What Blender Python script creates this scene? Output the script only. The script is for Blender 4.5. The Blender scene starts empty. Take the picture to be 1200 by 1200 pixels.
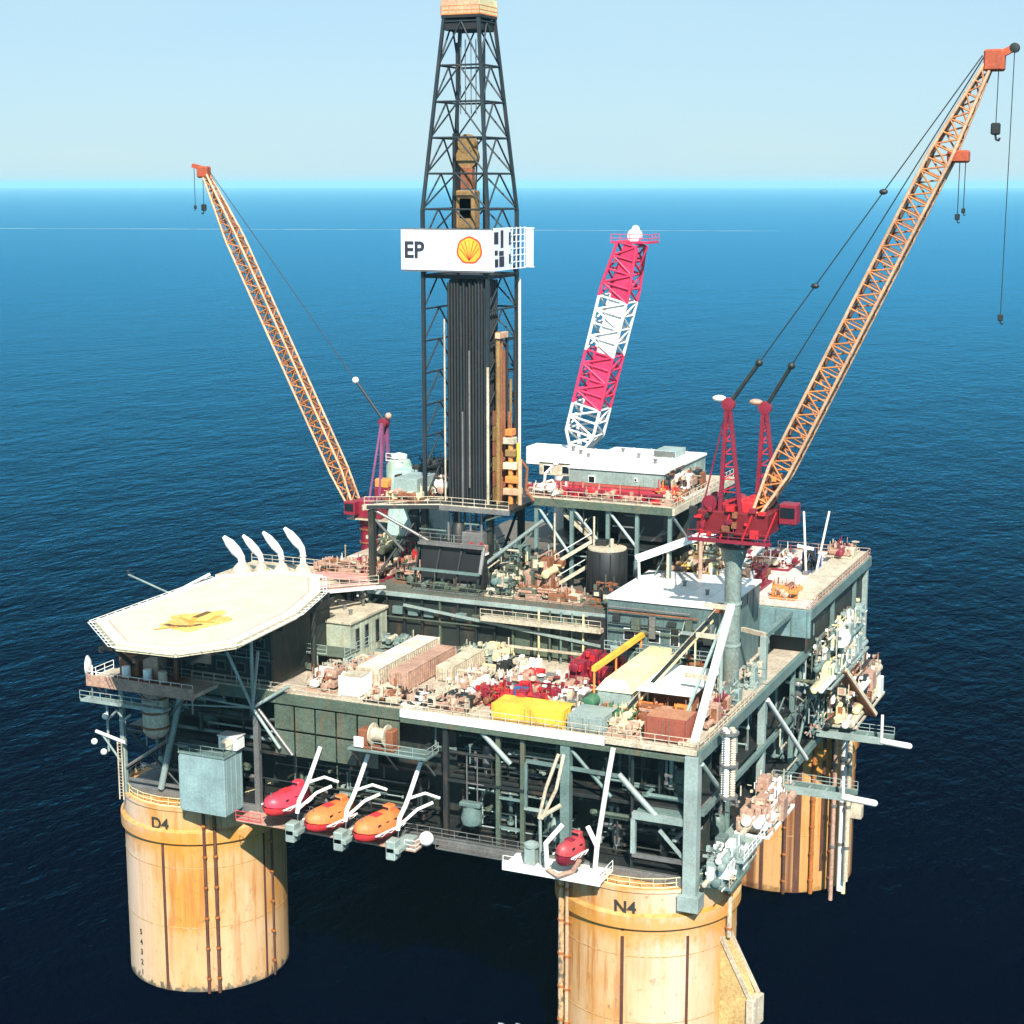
import bpy, bmesh, math, random
from mathutils import Vector, Matrix, Quaternion
R = math.radians
random.seed(7)
S = bpy.context.scene
COL = S.collection

# ------------------------------------------------------------------ camera
cam_d = bpy.data.cameras.new('camera'); cam = bpy.data.objects.new('camera', cam_d); COL.objects.link(cam)
cam.location = (90.42, -203.84, 99.0)
cam.rotation_euler = (R(90 - 10.896), 0, R(24))
cam_d.lens = 60; cam_d.sensor_width = 36; cam_d.clip_start = 1; cam_d.clip_end = 120000
S.camera = cam

# ------------------------------------------------------------------ world, sun, exposure
SUN_AZ = (0.50, -0.866)          # horizontal direction towards the sun (u, v)
SUN_EL = R(42)
w = bpy.data.worlds.new('World'); S.world = w; w.use_nodes = True
nt = w.node_tree; nt.nodes.clear()
sky = nt.nodes.new('ShaderNodeTexSky'); sky.sky_type = 'NISHITA'; sky.sun_disc = False
sky.sun_elevation = SUN_EL; sky.sun_rotation = math.atan2(SUN_AZ[0], SUN_AZ[1])
sky.altitude = 0; sky.air_density = 1.0; sky.dust_density = 0.3; sky.ozone_density = 6.0
tint = nt.nodes.new('ShaderNodeMix'); tint.data_type = 'RGBA'; tint.blend_type = 'MULTIPLY'; tint.inputs[0].default_value = 1
tint.inputs[7].default_value = (0.97, 1.0, 1.04, 1)
bg = nt.nodes.new('ShaderNodeBackground'); bg.inputs[1].default_value = 0.05
out = nt.nodes.new('ShaderNodeOutputWorld')
veil = nt.nodes.new('ShaderNodeMix'); veil.data_type = 'RGBA'; veil.inputs[0].default_value = 0.5; veil.inputs[7].default_value = (4.9, 7.1, 8.2, 1)
tcw = nt.nodes.new('ShaderNodeTexCoord'); mpw = nt.nodes.new('ShaderNodeMapping'); mpw.inputs['Scale'].default_value = (2.5, 2.5, 14); nzw = nt.nodes.new('ShaderNodeTexNoise'); nzw.inputs['Scale'].default_value = 1.6; nzw.inputs['Detail'].default_value = 5
rgw = nt.nodes.new('ShaderNodeMapRange'); rgw.inputs[1].default_value = 0.3; rgw.inputs[2].default_value = 0.7; rgw.inputs[3].default_value = 0.55; rgw.inputs[4].default_value = 0.85
nt.links.new(tcw.outputs['Generated'], mpw.inputs[0]); nt.links.new(mpw.outputs[0], nzw.inputs[0]); nt.links.new(nzw.outputs[0], rgw.inputs[0]); nt.links.new(rgw.outputs[0], veil.inputs[0])
nt.links.new(sky.outputs[0], tint.inputs[6]); nt.links.new(tint.outputs[2], veil.inputs[6]); nt.links.new(veil.outputs[2], bg.inputs[0]); nt.links.new(bg.outputs[0], out.inputs[0])
sd = bpy.data.lights.new('sun', 'SUN'); sd.energy = 4.5; sd.angle = R(0.5); sd.color = (1, 0.95, 0.86)
sun = bpy.data.objects.new('sun', sd); COL.objects.link(sun)
dirv = Vector((SUN_AZ[0] * math.cos(SUN_EL), SUN_AZ[1] * math.cos(SUN_EL), math.sin(SUN_EL))).normalized()
sun.rotation_euler = dirv.to_track_quat('Z', 'Y').to_euler(); sun.location = (150, -150, 300)
S.view_settings.view_transform = 'Standard'; S.view_settings.look = 'None'
S.view_settings.exposure = 1.2; S.view_settings.gamma = 1; S.view_settings.use_curve_mapping = False
S.render.engine = 'CYCLES'

# ------------------------------------------------------------------ materials
MATS = {}
def mat(name, col, rough=0.55, metal=0.0, dirt=0.35, dcol=(0.16, 0.075, 0.03), dscale=0.5, streak=True, var=0.25):
    """painted steel: base colour, patchy tone, and rust or grime that runs down in streaks"""
    if name in MATS: return MATS[name]
    m = bpy.data.materials.new(name); m.use_nodes = True; n = m.node_tree; b = n.nodes['Principled BSDF']
    b.inputs['Roughness'].default_value = rough; b.inputs['Metallic'].default_value = metal
    geo = n.nodes.new('ShaderNodeNewGeometry')
    mp = n.nodes.new('ShaderNodeMapping'); mp.inputs['Scale'].default_value = (1, 1, 0.18 if streak else 1)
    n.links.new(geo.outputs['Position'], mp.inputs[0])
    n1 = n.nodes.new('ShaderNodeTexNoise'); n1.inputs['Scale'].default_value = dscale * 2.2; n1.inputs['Detail'].default_value = 6; n1.inputs['Roughness'].default_value = 0.7
    n.links.new(mp.outputs[0], n1.inputs[0])
    n2 = n.nodes.new('ShaderNodeTexNoise'); n2.inputs['Scale'].default_value = 0.35; n2.inputs['Detail'].default_value = 4
    n.links.new(geo.outputs['Position'], n2.inputs[0])
    r1 = n.nodes.new('ShaderNodeMapRange'); r1.inputs[1].default_value = 0.56 - 0.1 * dirt; r1.inputs[2].default_value = 0.84 - 0.1 * dirt; r1.inputs[4].default_value = min(1, dirt * 1.8)
    n.links.new(n1.outputs[0], r1.inputs[0])
    v = n.nodes.new('ShaderNodeMapRange'); v.inputs[1].default_value = 0.3; v.inputs[2].default_value = 0.7; v.inputs[3].default_value = 1 - var; v.inputs[4].default_value = 1 + var * 0.5
    n.links.new(n2.outputs[0], v.inputs[0])
    n3 = n.nodes.new('ShaderNodeTexNoise'); n3.inputs['Scale'].default_value = 3.4; n3.inputs['Detail'].default_value = 8; n3.inputs['Roughness'].default_value = 0.75
    n.links.new(geo.outputs['Position'], n3.inputs[0])
    g3 = n.nodes.new('ShaderNodeMapRange'); g3.inputs[1].default_value = 0.30; g3.inputs[2].default_value = 0.60; g3.inputs[3].default_value = 1 - min(.65, dirt * 1.5); g3.inputs[4].default_value = 1.0
    n.links.new(n3.outputs[0], g3.inputs[0])
    vm = n.nodes.new('ShaderNodeMath'); vm.operation = 'MULTIPLY'; n.links.new(v.outputs[0], vm.inputs[0]); n.links.new(g3.outputs[0], vm.inputs[1]); v = vm
    mu = n.nodes.new('ShaderNodeVectorMath'); mu.operation = 'SCALE'; mu.inputs[0].default_value = col; n.links.new(v.outputs[0], mu.inputs['Scale'])
    mx = n.nodes.new('ShaderNodeMix'); mx.data_type = 'RGBA'
    n.links.new(r1.outputs[0], mx.inputs[0]); n.links.new(mu.outputs[0], mx.inputs[6]); mx.inputs[7].default_value = (*dcol, 1)
    n.links.new(mx.outputs[2], b.inputs['Base Color'])
    MATS[name] = m; return m
GREEN = mat('teal grey paint', (0.13, 0.20, 0.185), 0.5, dirt=0.3)
GREEND = mat('dark green paint with shade', (0.015, 0.023, 0.019), 0.6, dirt=0.35)  # green darkened further so its colour carries the shade inside the deck
OLIVE = mat('olive cladding', (0.085, 0.12, 0.085), 0.6, dirt=0.45)
PALE = mat('pale grey green paint', (0.27, 0.34, 0.315), 0.45, dirt=0.25)
WHITE = mat('white paint', (0.78, 0.78, 0.74), 0.4, dirt=0.2, var=0.1)
CREAM = mat('cream paint', (0.58, 0.50, 0.37), 0.5, dirt=0.42)
DECKC = mat('sandy deck coating', (0.50, 0.42, 0.32), 0.8, dirt=0.5, dcol=(0.22, 0.12, 0.07), streak=False, dscale=0.8)
DECKD = mat('dark deck plate', (0.12, 0.11, 0.09), 0.7, dirt=0.5, streak=False)
PINK = mat('faded primer', (0.48, 0.29, 0.21), 0.6, dirt=0.45)
RED = mat('red paint', (0.50, 0.02, 0.025), 0.45, dirt=0.25, dcol=(0.10, 0.02, 0.01))
MAROON = mat('maroon paint', (0.22, 0.012, 0.03), 0.5, dirt=0.25, dcol=(0.05, 0.01, 0.01))
CRIM = mat('crimson paint', (0.62, 0.04, 0.07), 0.45, dirt=0.1)
RUST = mat('rusty steel', (0.26, 0.09, 0.035), 0.75, dirt=0.5, dcol=(0.08, 0.03, 0.02))
ORANGE = mat('orange paint', (0.80, 0.24, 0.05), 0.45, dirt=0.25)
SALMON = mat('pale orange paint', (0.62, 0.38, 0.23), 0.45, dirt=0.35, dcol=(0.45, 0.10, 0.03))
YELLOW = mat('yellow paint', (0.80, 0.48, 0.05), 0.45, dirt=0.25)
YELP = mat('pale yellow paint', (0.76, 0.66, 0.36), 0.5, dirt=0.25)
BLACK = mat('black steel', (0.012, 0.013, 0.014), 0.6, dirt=0.15, dcol=(0.05, 0.03, 0.02))
DARK = mat('dark steel with shade', (0.014, 0.019, 0.019), 0.55, dirt=0.3)  # colour lowered too, painting in the black shade of the inner bays
STEEL = mat('bare steel', (0.22, 0.22, 0.21), 0.4, 0.4, dirt=0.3)
GOLD = mat('travelling block paint', (0.27, 0.16, 0.055), 0.5, dirt=0.4)
BLUE = mat('blue paint', (0.03, 0.10, 0.25), 0.5, dirt=0.2)
GREENB = mat('green machine paint', (0.04, 0.14, 0.07), 0.5, dirt=0.2)
GLASS = mat('dark window glass', (0.01, 0.015, 0.02), 0.08, dirt=0.0, var=0)
BOATO = mat('lifeboat orange', (0.78, 0.19, 0.05), 0.6, dirt=0.25)
BOATR = mat('lifeboat red', (0.62, 0.03, 0.035), 0.6, dirt=0.25)

def M(o): return o
# ------------------------------------------------------------------ object helpers
def thing(name, label, cat, loc=(0, 0, 0), rz=0, group=None):
    o = bpy.data.objects.new(name, None); COL.objects.link(o); o.empty_display_size = 1
    o.location = loc; o.rotation_euler = (0, 0, rz); o['label'] = label; o['category'] = cat
    if group: o['group'] = group
    return o
def link(name, me, parent=None, mtx=None, label=None):
    o = bpy.data.objects.new(name, me); COL.objects.link(o)
    if parent is not None: o.parent = parent
    if mtx is not None: o.matrix_local = mtx
    if label: o['label'] = label
    return o
def tag(o, label, cat, group=None):
    o['label'] = label; o['category'] = cat
    if group: o['group'] = group
    return o
_unit = {}
def ucyl(m, seg, taper=1.0):
    k = (m.name, seg, round(taper, 3))
    if k not in _unit:
        bm = bmesh.new(); bmesh.ops.create_cone(bm, cap_ends=True, segments=seg, radius1=1, radius2=taper, depth=1, matrix=Matrix.Translation((0, 0, 0.5)))
        me = bpy.data.meshes.new('round_bar'); bm.to_mesh(me); bm.free(); me.materials.append(m)
        for p in me.polygons: p.use_smooth = len(p.vertices) == 4
        _unit[k] = me
    return _unit[k]
def ubox(m):
    k = (m.name, 'b')
    if k not in _unit:
        bm = bmesh.new(); bmesh.ops.create_cube(bm, size=1, matrix=Matrix.Translation((0, 0, 0.5)))
        me = bpy.data.meshes.new('square_bar'); bm.to_mesh(me); bm.free(); me.materials.append(m); _unit[k] = me
    return _unit[k]
def axm(a, b, sx, sy):
    a = Vector(a); b = Vector(b); d = b - a; L = d.length or 1e-4
    z = d / L
    up = Vector((0, 0, 1)) if abs(z.z) < 0.99 else Vector((0, 1, 0))
    x = up.cross(z).normalized(); y = z.cross(x)
    m = Matrix((x, y, z)).transposed().to_4x4()
    return Matrix.Translation(a) @ m @ Matrix.Diagonal((sx, sy, L, 1))
def bar(p, name, a, b, r, m, seg=8, taper=1.0, label=None):
    return link(name, ucyl(m, seg, taper), p, axm(a, b, r, r), label)
def beam(p, name, a, b, wd, h, m, label=None):
    return link(name, ubox(m), p, axm(a, b, wd, h), label)
class MB:
    """collects shapes into one mesh"""
    def __init__(s): s.bm = bmesh.new()
    def box(s, x0, x1, y0, y1, z0, z1):
        bmesh.ops.create_cube(s.bm, size=1, matrix=Matrix.Translation(((x0 + x1) / 2, (y0 + y1) / 2, (z0 + z1) / 2)) @ Matrix.Diagonal((abs(x1 - x0), abs(y1 - y0), abs(z1 - z0), 1))); return s
    def bar(s, a, b, r, seg=6, r2=None):
        bmesh.ops.create_cone(s.bm, cap_ends=True, segments=seg, radius1=1, radius2=(r2 / r if r2 is not None else 1), depth=1, matrix=axm(a, b, r, r) @ Matrix.Translation((0, 0, 0.5))); return s
    def beam(s, a, b, wd, h):
        bmesh.ops.create_cube(s.bm, size=1, matrix=axm(a, b, wd, h) @ Matrix.Translation((0, 0, 0.5))); return s
    def path(s, pts, r, seg=6):
        for a, b in zip(pts[:-1], pts[1:]): s.bar(a, b, r, seg)
        for q in pts[1:-1]: bmesh.ops.create_icosphere(s.bm, subdivisions=1, radius=r * 1.05, matrix=Matrix.Translation(q))
        return s
    def ball(s, c, r, sc=(1, 1, 1), sub=2):
        bmesh.ops.create_icosphere(s.bm, subdivisions=sub, radius=r, matrix=Matrix.Translation(c) @ Matrix.Diagonal((*sc, 1))); return s
    def prism(s, pts, z0, z1):
        lo = [s.bm.verts.new((x, y, z0)) for x, y in pts]; hi = [s.bm.verts.new((x, y, z1)) for x, y in pts]
        n = len(pts); s.bm.faces.new(lo[::-1]); s.bm.faces.new(hi)
        for i in range(n): s.bm.faces.new((lo[i], lo[(i + 1) % n], hi[(i + 1) % n], hi[i]))
        return s
    def poly(s, vs, fs):
        v = [s.bm.verts.new(q) for q in vs]
        for f in fs: s.bm.faces.new([v[i] for i in f])
        return s
    def lathe(s, prof, seg=24, c=(0, 0, 0), axis='z'):
        rings = []
        for r, h in prof:
            rg = []
            for i in range(seg):
                t = 2 * math.pi * i / seg; x, y = r * math.cos(t), r * math.sin(t)
                q = (x, y, h) if axis == 'z' else ((h, x, y) if axis == 'x' else (y, h, x))
                rg.append(s.bm.verts.new((q[0] + c[0], q[1] + c[1], q[2] + c[2])))
            rings.append(rg)
        for a, b in zip(rings[:-1], rings[1:]):
            for i in range(seg): s.bm.faces.new((a[i], a[(i + 1) % seg], b[(i + 1) % seg], b[i]))
        s.bm.faces.new(rings[0][::-1]); s.bm.faces.new(rings[-1]); return s
    def build(s, name, m, parent=None, loc=None, rot=None, smooth=False, bev=0, label=None, ang=None):
        if bev: bmesh.ops.bevel(s.bm, geom=[e for e in s.bm.edges if len(e.link_faces) == 2 and e.calc_face_angle(0) > 0.6], offset=bev, segments=1, affect='EDGES')
        bmesh.ops.recalc_face_normals(s.bm, faces=s.bm.faces[:])
        me = bpy.data.meshes.new(name); s.bm.to_mesh(me); s.bm.free(); me.materials.append(m)
        if smooth:
            for p in me.polygons: p.use_smooth = True
            me.set_sharp_from_angle(angle=R(42))
        o = link(name, me, parent, None, label)
        if loc: o.location = loc
        if rot: o.rotation_euler = rot
        return o
def box(p, name, d, m, bev=0.04, label=None):
    return MB().box(*d).build(name, m, p, bev=bev, label=label)
def rail(p, pts, m, h=1.1, gap=1.6, name='railing', closed=False):
    """handrail: stanchions, top and middle rails, toe board; too thin to pick apart"""
    b = MB(); P = [Vector(q) for q in pts]
    if closed: P.append(P[0])
    for a, c in zip(P[:-1], P[1:]):
        n = max(1, round((c - a).length / gap))
        for i in range(n + 1):
            q = a.lerp(c, i / n); b.bar(q, q + Vector((0, 0, h)), 0.045, 4)
        for k in (h, h * 0.5): b.bar(a + Vector((0, 0, k)), c + Vector((0, 0, k)), 0.045, 4)
        b.beam(a + Vector((0, 0, 0.08)), c + Vector((0, 0, 0.08)), 0.02, 0.15)
    return b.build(name, m, p)
def text_mesh(s, size, ext=0.02):
    c = bpy.data.curves.new('t', 'FONT'); c.body = s; c.size = size; c.extrude = ext; c.align_x = 'CENTER'; c.offset = size * 0.025
    o = bpy.data.objects.new('t', c); COL.objects.link(o); dg = bpy.context.evaluated_depsgraph_get()
    me = bpy.data.meshes.new_from_object(o.evaluated_get(dg)); bpy.data.objects.remove(o); bpy.data.curves.remove(c); return me
def structure(o): o['kind'] = 'structure'; return o

# ------------------------------------------------------------------ sea, foam, haze
def sea_material():
    m = bpy.data.materials.new('sea water'); m.use_nodes = True; n = m.node_tree; n.nodes.clear()
    out_ = n.nodes.new('ShaderNodeOutputMaterial'); mix = n.nodes.new('ShaderNodeMixShader'); di = n.nodes.new('ShaderNodeBsdfDiffuse'); gl = n.nodes.new('ShaderNodeBsdfGlossy'); fr = n.nodes.new('ShaderNodeFresnel'); pw = n.nodes.new('ShaderNodeMath')
    di.inputs['Color'].default_value = (0.0, 0.0002, 0.004, 1); gl.inputs['Color'].default_value = (0.11, 0.54, 0.84, 1); gl.inputs['Roughness'].default_value = 0.14; fr.inputs['IOR'].default_value = 1.33
    mr = n.nodes.new('ShaderNodeMapRange'); mr.inputs[1].default_value = .13; mr.inputs[2].default_value = .75; mr.inputs[4].default_value = 1.0; n.links.new(fr.outputs[0], mr.inputs[0]); pw.operation = 'POWER'; pw.inputs[1].default_value = 1.85
    n.links.new(mr.outputs[0], pw.inputs[0]); n.links.new(pw.outputs[0], mix.inputs[0]); n.links.new(di.outputs[0], mix.inputs[1]); n.links.new(gl.outputs[0], mix.inputs[2]); n.links.new(mix.outputs[0], out_.inputs['Surface'])
    geo = n.nodes.new('ShaderNodeNewGeometry'); last = None
    for sc, st, dist in ((0.50, 0.6, .55), (0.16, 0.6, 1.2), (0.03, 0.4, 3.4)):
        mp = n.nodes.new('ShaderNodeMapping'); mp.inputs['Rotation'].default_value = (0, 0, R(30)); mp.inputs['Scale'].default_value = (1, 0.55, 1)
        n.links.new(geo.outputs['Position'], mp.inputs[0])
        t = n.nodes.new('ShaderNodeTexNoise'); t.inputs['Scale'].default_value = sc; t.inputs['Detail'].default_value = 4; t.inputs['Roughness'].default_value = 0.62
        n.links.new(mp.outputs[0], t.inputs[0])
        bu = n.nodes.new('ShaderNodeBump'); bu.inputs['Strength'].default_value = st; bu.inputs['Distance'].default_value = dist
        n.links.new(t.outputs[0], bu.inputs['Height'])
        if last: n.links.new(last.outputs[0], bu.inputs['Normal'])
        last = bu
    for q in (gl, fr, di): n.links.new(last.outputs[0], q.inputs['Normal'])
    return m
SEA = sea_material()
bm = bmesh.new()
Rr = [0, 120, 400, 1200, 4000, 12000, 40000]; prev = None
c0 = bm.verts.new((0, 0, 0)); rings = []
for r in Rr[1:]: rings.append([bm.verts.new((r * math.cos(i * math.pi / 32), r * math.sin(i * math.pi / 32), 0)) for i in range(64)])
for i in range(64): bm.faces.new((c0, rings[0][i], rings[0][(i + 1) % 64]))
for a, b_ in zip(rings[:-1], rings[1:]):
    for i in range(64): bm.faces.new((a[i], b_[i], b_[(i + 1) % 64], a[(i + 1) % 64]))
me = bpy.data.meshes.new('sea'); bm.to_mesh(me); bm.free(); me.materials.append(SEA)
structure(link('sea', me))
FOAM = mat('sea foam', (0.30, 0.38, 0.40), 0.9, dirt=0.0, streak=False)
def ground_pt(px, v):      # a point on the water at a heading (px) and depression (v) seen from the helicopter side
    d = 99.0 * 2000 / v; a = R(24); x = (px - 600) / 2000 * d
    return (90.4 + x * math.cos(a) - d * math.sin(a), -203.8 + x * math.sin(a) + d * math.cos(a))
b = MB(); random.seed(3)
A0 = ground_pt(-300, 50); A1 = ground_pt(900, 54)
for i in range(60):
    t = i / 60; t2 = (i + random.uniform(1.0, 1.6)) / 60; wd = random.uniform(5, 14)
    a = Vector((A0[0] + (A1[0] - A0[0]) * t, A0[1] + (A1[1] - A0[1]) * t, 0.02 + 0.003 * i)); c = Vector((A0[0] + (A1[0] - A0[0]) * t2, A0[1] + (A1[1] - A0[1]) * t2, 0.02 + 0.003 * i))
    n_ = Vector((-(c - a).y, (c - a).x, 0)).normalized() * wd
    b.poly([a - n_, c - n_ * 0.6, c + n_, a + n_ * 0.6], [(0, 1, 2, 3)])
o = b.build('foam_streak', FOAM); o['kind'] = 'stuff'; o['label'] = 'long faint white foam streak on the sea below the horizon'
b = MB()
for i in range(14):
    x, y = 15 + random.uniform(-3, 3), -31 + random.uniform(-2, 1)
    b.ball((x, y, 0), random.uniform(0.08, 0.28), (2.2, 1, 0.25), 1)
o = b.build('sea_spray', FOAM); o['kind'] = 'stuff'; o['label'] = 'small patch of white spray on the black water left of the near column'
hm = bpy.data.materials.new('haze air'); hm.use_nodes = True; n = hm.node_tree; n.nodes.clear()
pv = n.nodes.new('ShaderNodeVolumePrincipled'); pv.inputs['Color'].default_value = (0.36, 0.80, 1.0, 1); pv.inputs['Density'].default_value = 0.00005; pv.inputs['Anisotropy'].default_value = 0.0
mo = n.nodes.new('ShaderNodeOutputMaterial'); n.links.new(pv.outputs[0], mo.inputs['Volume'])
hz = MB().box(-42000, 42000, -42000, 42000, -1.5, 128).build('haze', hm); hz['kind'] = 'stuff'; hz['label'] = 'pale blue haze over the sea'

# ------------------------------------------------------------------ hull columns
def column_material(px, py, lo, hi, deep=0.0):
    m = bpy.data.materials.new('column coating'); m.use_nodes = True; n = m.node_tree; b = n.nodes['Principled BSDF']; b.inputs['Roughness'].default_value = 0.6
    L = n.links.new
    tc = n.nodes.new('ShaderNodeTexCoord'); geo = n.nodes.new('ShaderNodeNewGeometry'); sep = n.nodes.new('ShaderNodeSeparateXYZ'); L(tc.outputs['Object'], sep.inputs[0])
    def noise(scale, vec_scale, det=5, rough=0.65):
        mp = n.nodes.new('ShaderNodeMapping'); mp.inputs['Scale'].default_value = vec_scale; L(geo.outputs['Position'], mp.inputs[0])
        t = n.nodes.new('ShaderNodeTexNoise'); t.inputs['Scale'].default_value = scale; t.inputs['Detail'].default_value = det; t.inputs['Roughness'].default_value = rough; L(mp.outputs[0], t.inputs[0]); return t
    def rng(src, a, c, lo=0, hi=1):
        r = n.nodes.new('ShaderNodeMapRange'); r.inputs[1].default_value = a; r.inputs[2].default_value = c; r.inputs[3].default_value = lo; r.inputs[4].default_value = hi; L(src, r.inputs[0]); return r.outputs[0]
    def mix(f, a, c):
        x = n.nodes.new('ShaderNodeMix'); x.data_type = 'RGBA'
        if isinstance(f, float): x.inputs[0].default_value = f
        else: L(f, x.inputs[0])
        for i, q in ((6, a), (7, c)):
            if isinstance(q, tuple): x.inputs[i].default_value = (*q, 1)
            else: L(q, x.inputs[i])
        return x.outputs[2]
    def mul(a, c):
        x = n.nodes.new('ShaderNodeMath'); x.operation = 'MULTIPLY'; L(a, x.inputs[0])
        if isinstance(c, float): x.inputs[1].default_value = c
        else: L(c, x.inputs[1])
        return x.outputs[0]
    big = noise(0.13, (1, 1, 0.45), 3); st = noise(0.9, (1, 1, 0.07), 5, 0.7); sp = noise(1.3, (1, 1, 0.6), 6)
    col = mix(rng(big.outputs[0], 0.40, 0.60), (0.52, 0.32, 0.155), (0.46, 0.20, 0.033))       # weathered cream to ochre
    col = mix(rng(st.outputs[0], 0.50, 0.62, 0, 0.8), col, (0.36, 0.13, 0.025))               # ochre runs
    col = mix(rng(st.outputs[0], 0.30, 0.42, 0.5, 0), col, (0.53, 0.42, 0.31))
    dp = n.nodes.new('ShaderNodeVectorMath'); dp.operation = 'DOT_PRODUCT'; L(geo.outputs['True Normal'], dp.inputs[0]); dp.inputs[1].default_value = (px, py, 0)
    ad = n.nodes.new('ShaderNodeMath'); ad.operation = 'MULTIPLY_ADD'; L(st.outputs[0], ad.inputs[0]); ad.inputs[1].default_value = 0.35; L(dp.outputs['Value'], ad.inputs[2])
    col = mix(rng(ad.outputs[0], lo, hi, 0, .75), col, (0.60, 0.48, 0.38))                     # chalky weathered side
    # stained belt below the top
    zc = sep.outputs[2]; w1 = n.nodes.new('ShaderNodeMath'); w1.operation = 'MULTIPLY_ADD'; L(sp.outputs[0], w1.inputs[0]); w1.inputs[1].default_value = 5.0; L(zc, w1.inputs[2])
    up = rng(w1.outputs[0], 19.4, 21.4); dn = rng(w1.outputs[0], 24.6, 22.6)
    col = mix(mul(mul(up, dn), 0.7), col, (0.48, 0.20, 0.016))
    col = mix(rng(zc, 13.0, 14.5, 0.0, 0.0), col, (0.5, 0.3, 0.1))
    # horizontal tone change low down
    col = mix(mul(rng(w1.outputs[0], 11.0, 9.5), 0.35), col, (0.52, 0.36, 0.22))
    col = mix(rng(sp.outputs[0], 0.60, 0.74, 0, 0.8), col, (0.20, 0.08, 0.03))                # rust specks
    # splash zone at the waterline
    col = mix(rng(w1.outputs[0], 3.3, 2.7), col, (0.10, 0.09, 0.06))
    if deep:
        col = mix(deep, col, (0.40, 0.18, 0.03)); s2 = noise(0.34, (1, 1, 0.02), 3, 0.5)
        col = mix(rng(s2.outputs[0], 0.52, 0.60, 0, .9), col, (0.10, 0.03, 0.012))            # broad maroon runs
    L(col, b.inputs['Base Color'])
    bu = n.nodes.new('ShaderNodeBump'); bu.inputs['Strength'].default_value = 0.3; bu.inputs['Distance'].default_value = 0.15; L(sp.outputs[0], bu.inputs['Height']); L(bu.outputs[0], b.inputs['Normal'])
    return m
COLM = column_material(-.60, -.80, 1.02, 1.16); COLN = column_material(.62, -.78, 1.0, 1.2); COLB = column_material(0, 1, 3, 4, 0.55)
SEAM = mat('rust stained seam', (0.10, 0.035, 0.02), 0.8, dirt=0.4)
RUSTL = mat('orange rust stain', (0.42, 0.13, 0.02), 0.8, dirt=0.4)
CR = 10.15
def column(u, v, label, seams, pipes, txt=None, txt_ang=None, marks=None, cm=None):
    t = thing('hull_column', label, 'platform column', (u, v, 0), 0, 'round hull columns standing in the sea')
    b = MB(); b.lathe([(CR, -8), (CR, 19.3), (CR + 0.45, 19.6), (CR + 0.45, 21.0), (CR, 21.3), (CR, 23.6), (CR + 0.15, 23.7), (CR + 0.15, 24.1)], 96)
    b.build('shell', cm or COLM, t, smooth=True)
    for zz in (16.2, 8.4):
        MB().lathe([(CR + 0.012, zz), (CR + 0.03, zz + 0.02), (CR + 0.03, zz + 0.10), (CR + 0.012, zz + 0.12)], 96).build('weld_band', mat('weld band', (0.58, 0.32, 0.12), 0.7, dirt=0.9, dscale=.9), t, smooth=True)
    for a, z0, z1, wd in seams:
        x, y = (CR + 0.05) * math.cos(R(a)), (CR + 0.05) * math.sin(R(a))
        o = MB().box(-0.06, 0.06, -wd / 2, wd / 2, z0, z1).build('seam_strip', SEAM, t, loc=(x, y, 0), rot=(0, 0, R(a)))
    for a, z0, z1, r, m in pipes:
        x, y = (CR + r + 0.25) * math.cos(R(a)), (CR + r + 0.25) * math.sin(R(a))
        bar(t, 'riser_pipe', (x, y, z0), (x, y, z1), r, m, 12)
        b = MB()
        for zz in range(int(max(z0, 1)) + 1, int(z1), 4):
            b.beam(((CR - 0.1) * math.cos(R(a)), (CR - 0.1) * math.sin(R(a)), zz), (x * 1.01, y * 1.01, zz), 0.35, 0.2)
            b.lathe([(r + 0.08, zz - 0.12), (r + 0.08, zz + 0.12)], 12, (x, y, 0))
        b.build('pipe_clamp', RUSTL, t)
    if txt:
        for i, ch in enumerate(txt):
            a = R(txt_ang) + (i - (len(txt) - 1) / 2) * 0.125
            me = text_mesh(ch, 2.0, 0.03); me.materials.append(mat('stencil black', (0.03, 0.03, 0.02), 0.7, dirt=0.2))
            o = link('painted_character', me, t)
            o.location = ((CR + 0.05) * math.cos(a), (CR + 0.05) * math.sin(a), 21.4 - 0.2); o.rotation_euler = (R(90), 0, a + math.pi / 2)
    if marks:
        for k in range(5):
            a = R(marks)
            me = text_mesh(str(5 - k) if k < 5 else '', 1.0, 0.02); me.materials.append(MATS['stencil black'])
            o = link('draft_mark', me, t); o.location = ((CR + 0.04) * math.cos(a), (CR + 0.04) * math.sin(a), 6.3 - 1.35 * k); o.rotation_euler = (R(90), 0, a + math.pi / 2)
    rail(t, [(0.97 * CR * math.cos(R(q)), 0.97 * CR * math.sin(R(q)), 24.1) for q in range(180, 361, 15)], YELP)
    return t
column(-30, -30, 'weathered ochre hull column standing in the sea under the helideck, waterline in view', [(-87, 0, 20.0, 0.34), (-12, 0, 22, 0.25)],
       [(-57, -3, 23.5, 0.20, SEAM), (-50, -3, 23.5, 0.22, SEAM), (-6, 0, 22, 0.14, SEAM)], 'D4', -88, -112)
fr = column(30, -30, 'bright ochre hull column nearest the camera, cut by the bottom of the picture', [(-86, 0, 18.5, 0.34), (-45, 0, 18.5, 0.30), (-86, 19.2, 20.5, 0.34)],
       [(-134, -3, 23.5, 0.35, COLM), (-128, -3, 23.5, 0.22, SALMON), (-13, 17, 23.5, 0.3, CREAM)], 'N4', -84, cm=COLN)
br = column(30, 30, 'dark streaked hull column at the back right, beside the bright caisson pipes', [(-92, 0, 24, .5), (-64, 0, 24, .9), (-43, 3, 24, .5)],
       [(-74, -2, 23.5, 0.25, SEAM), (-53, -2, 25, 0.3, RUSTL), (-36, -2, 25, 0.4, SEAM), (-22, -2, 25, 0.3, CREAM)], cm=COLB)
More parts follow.
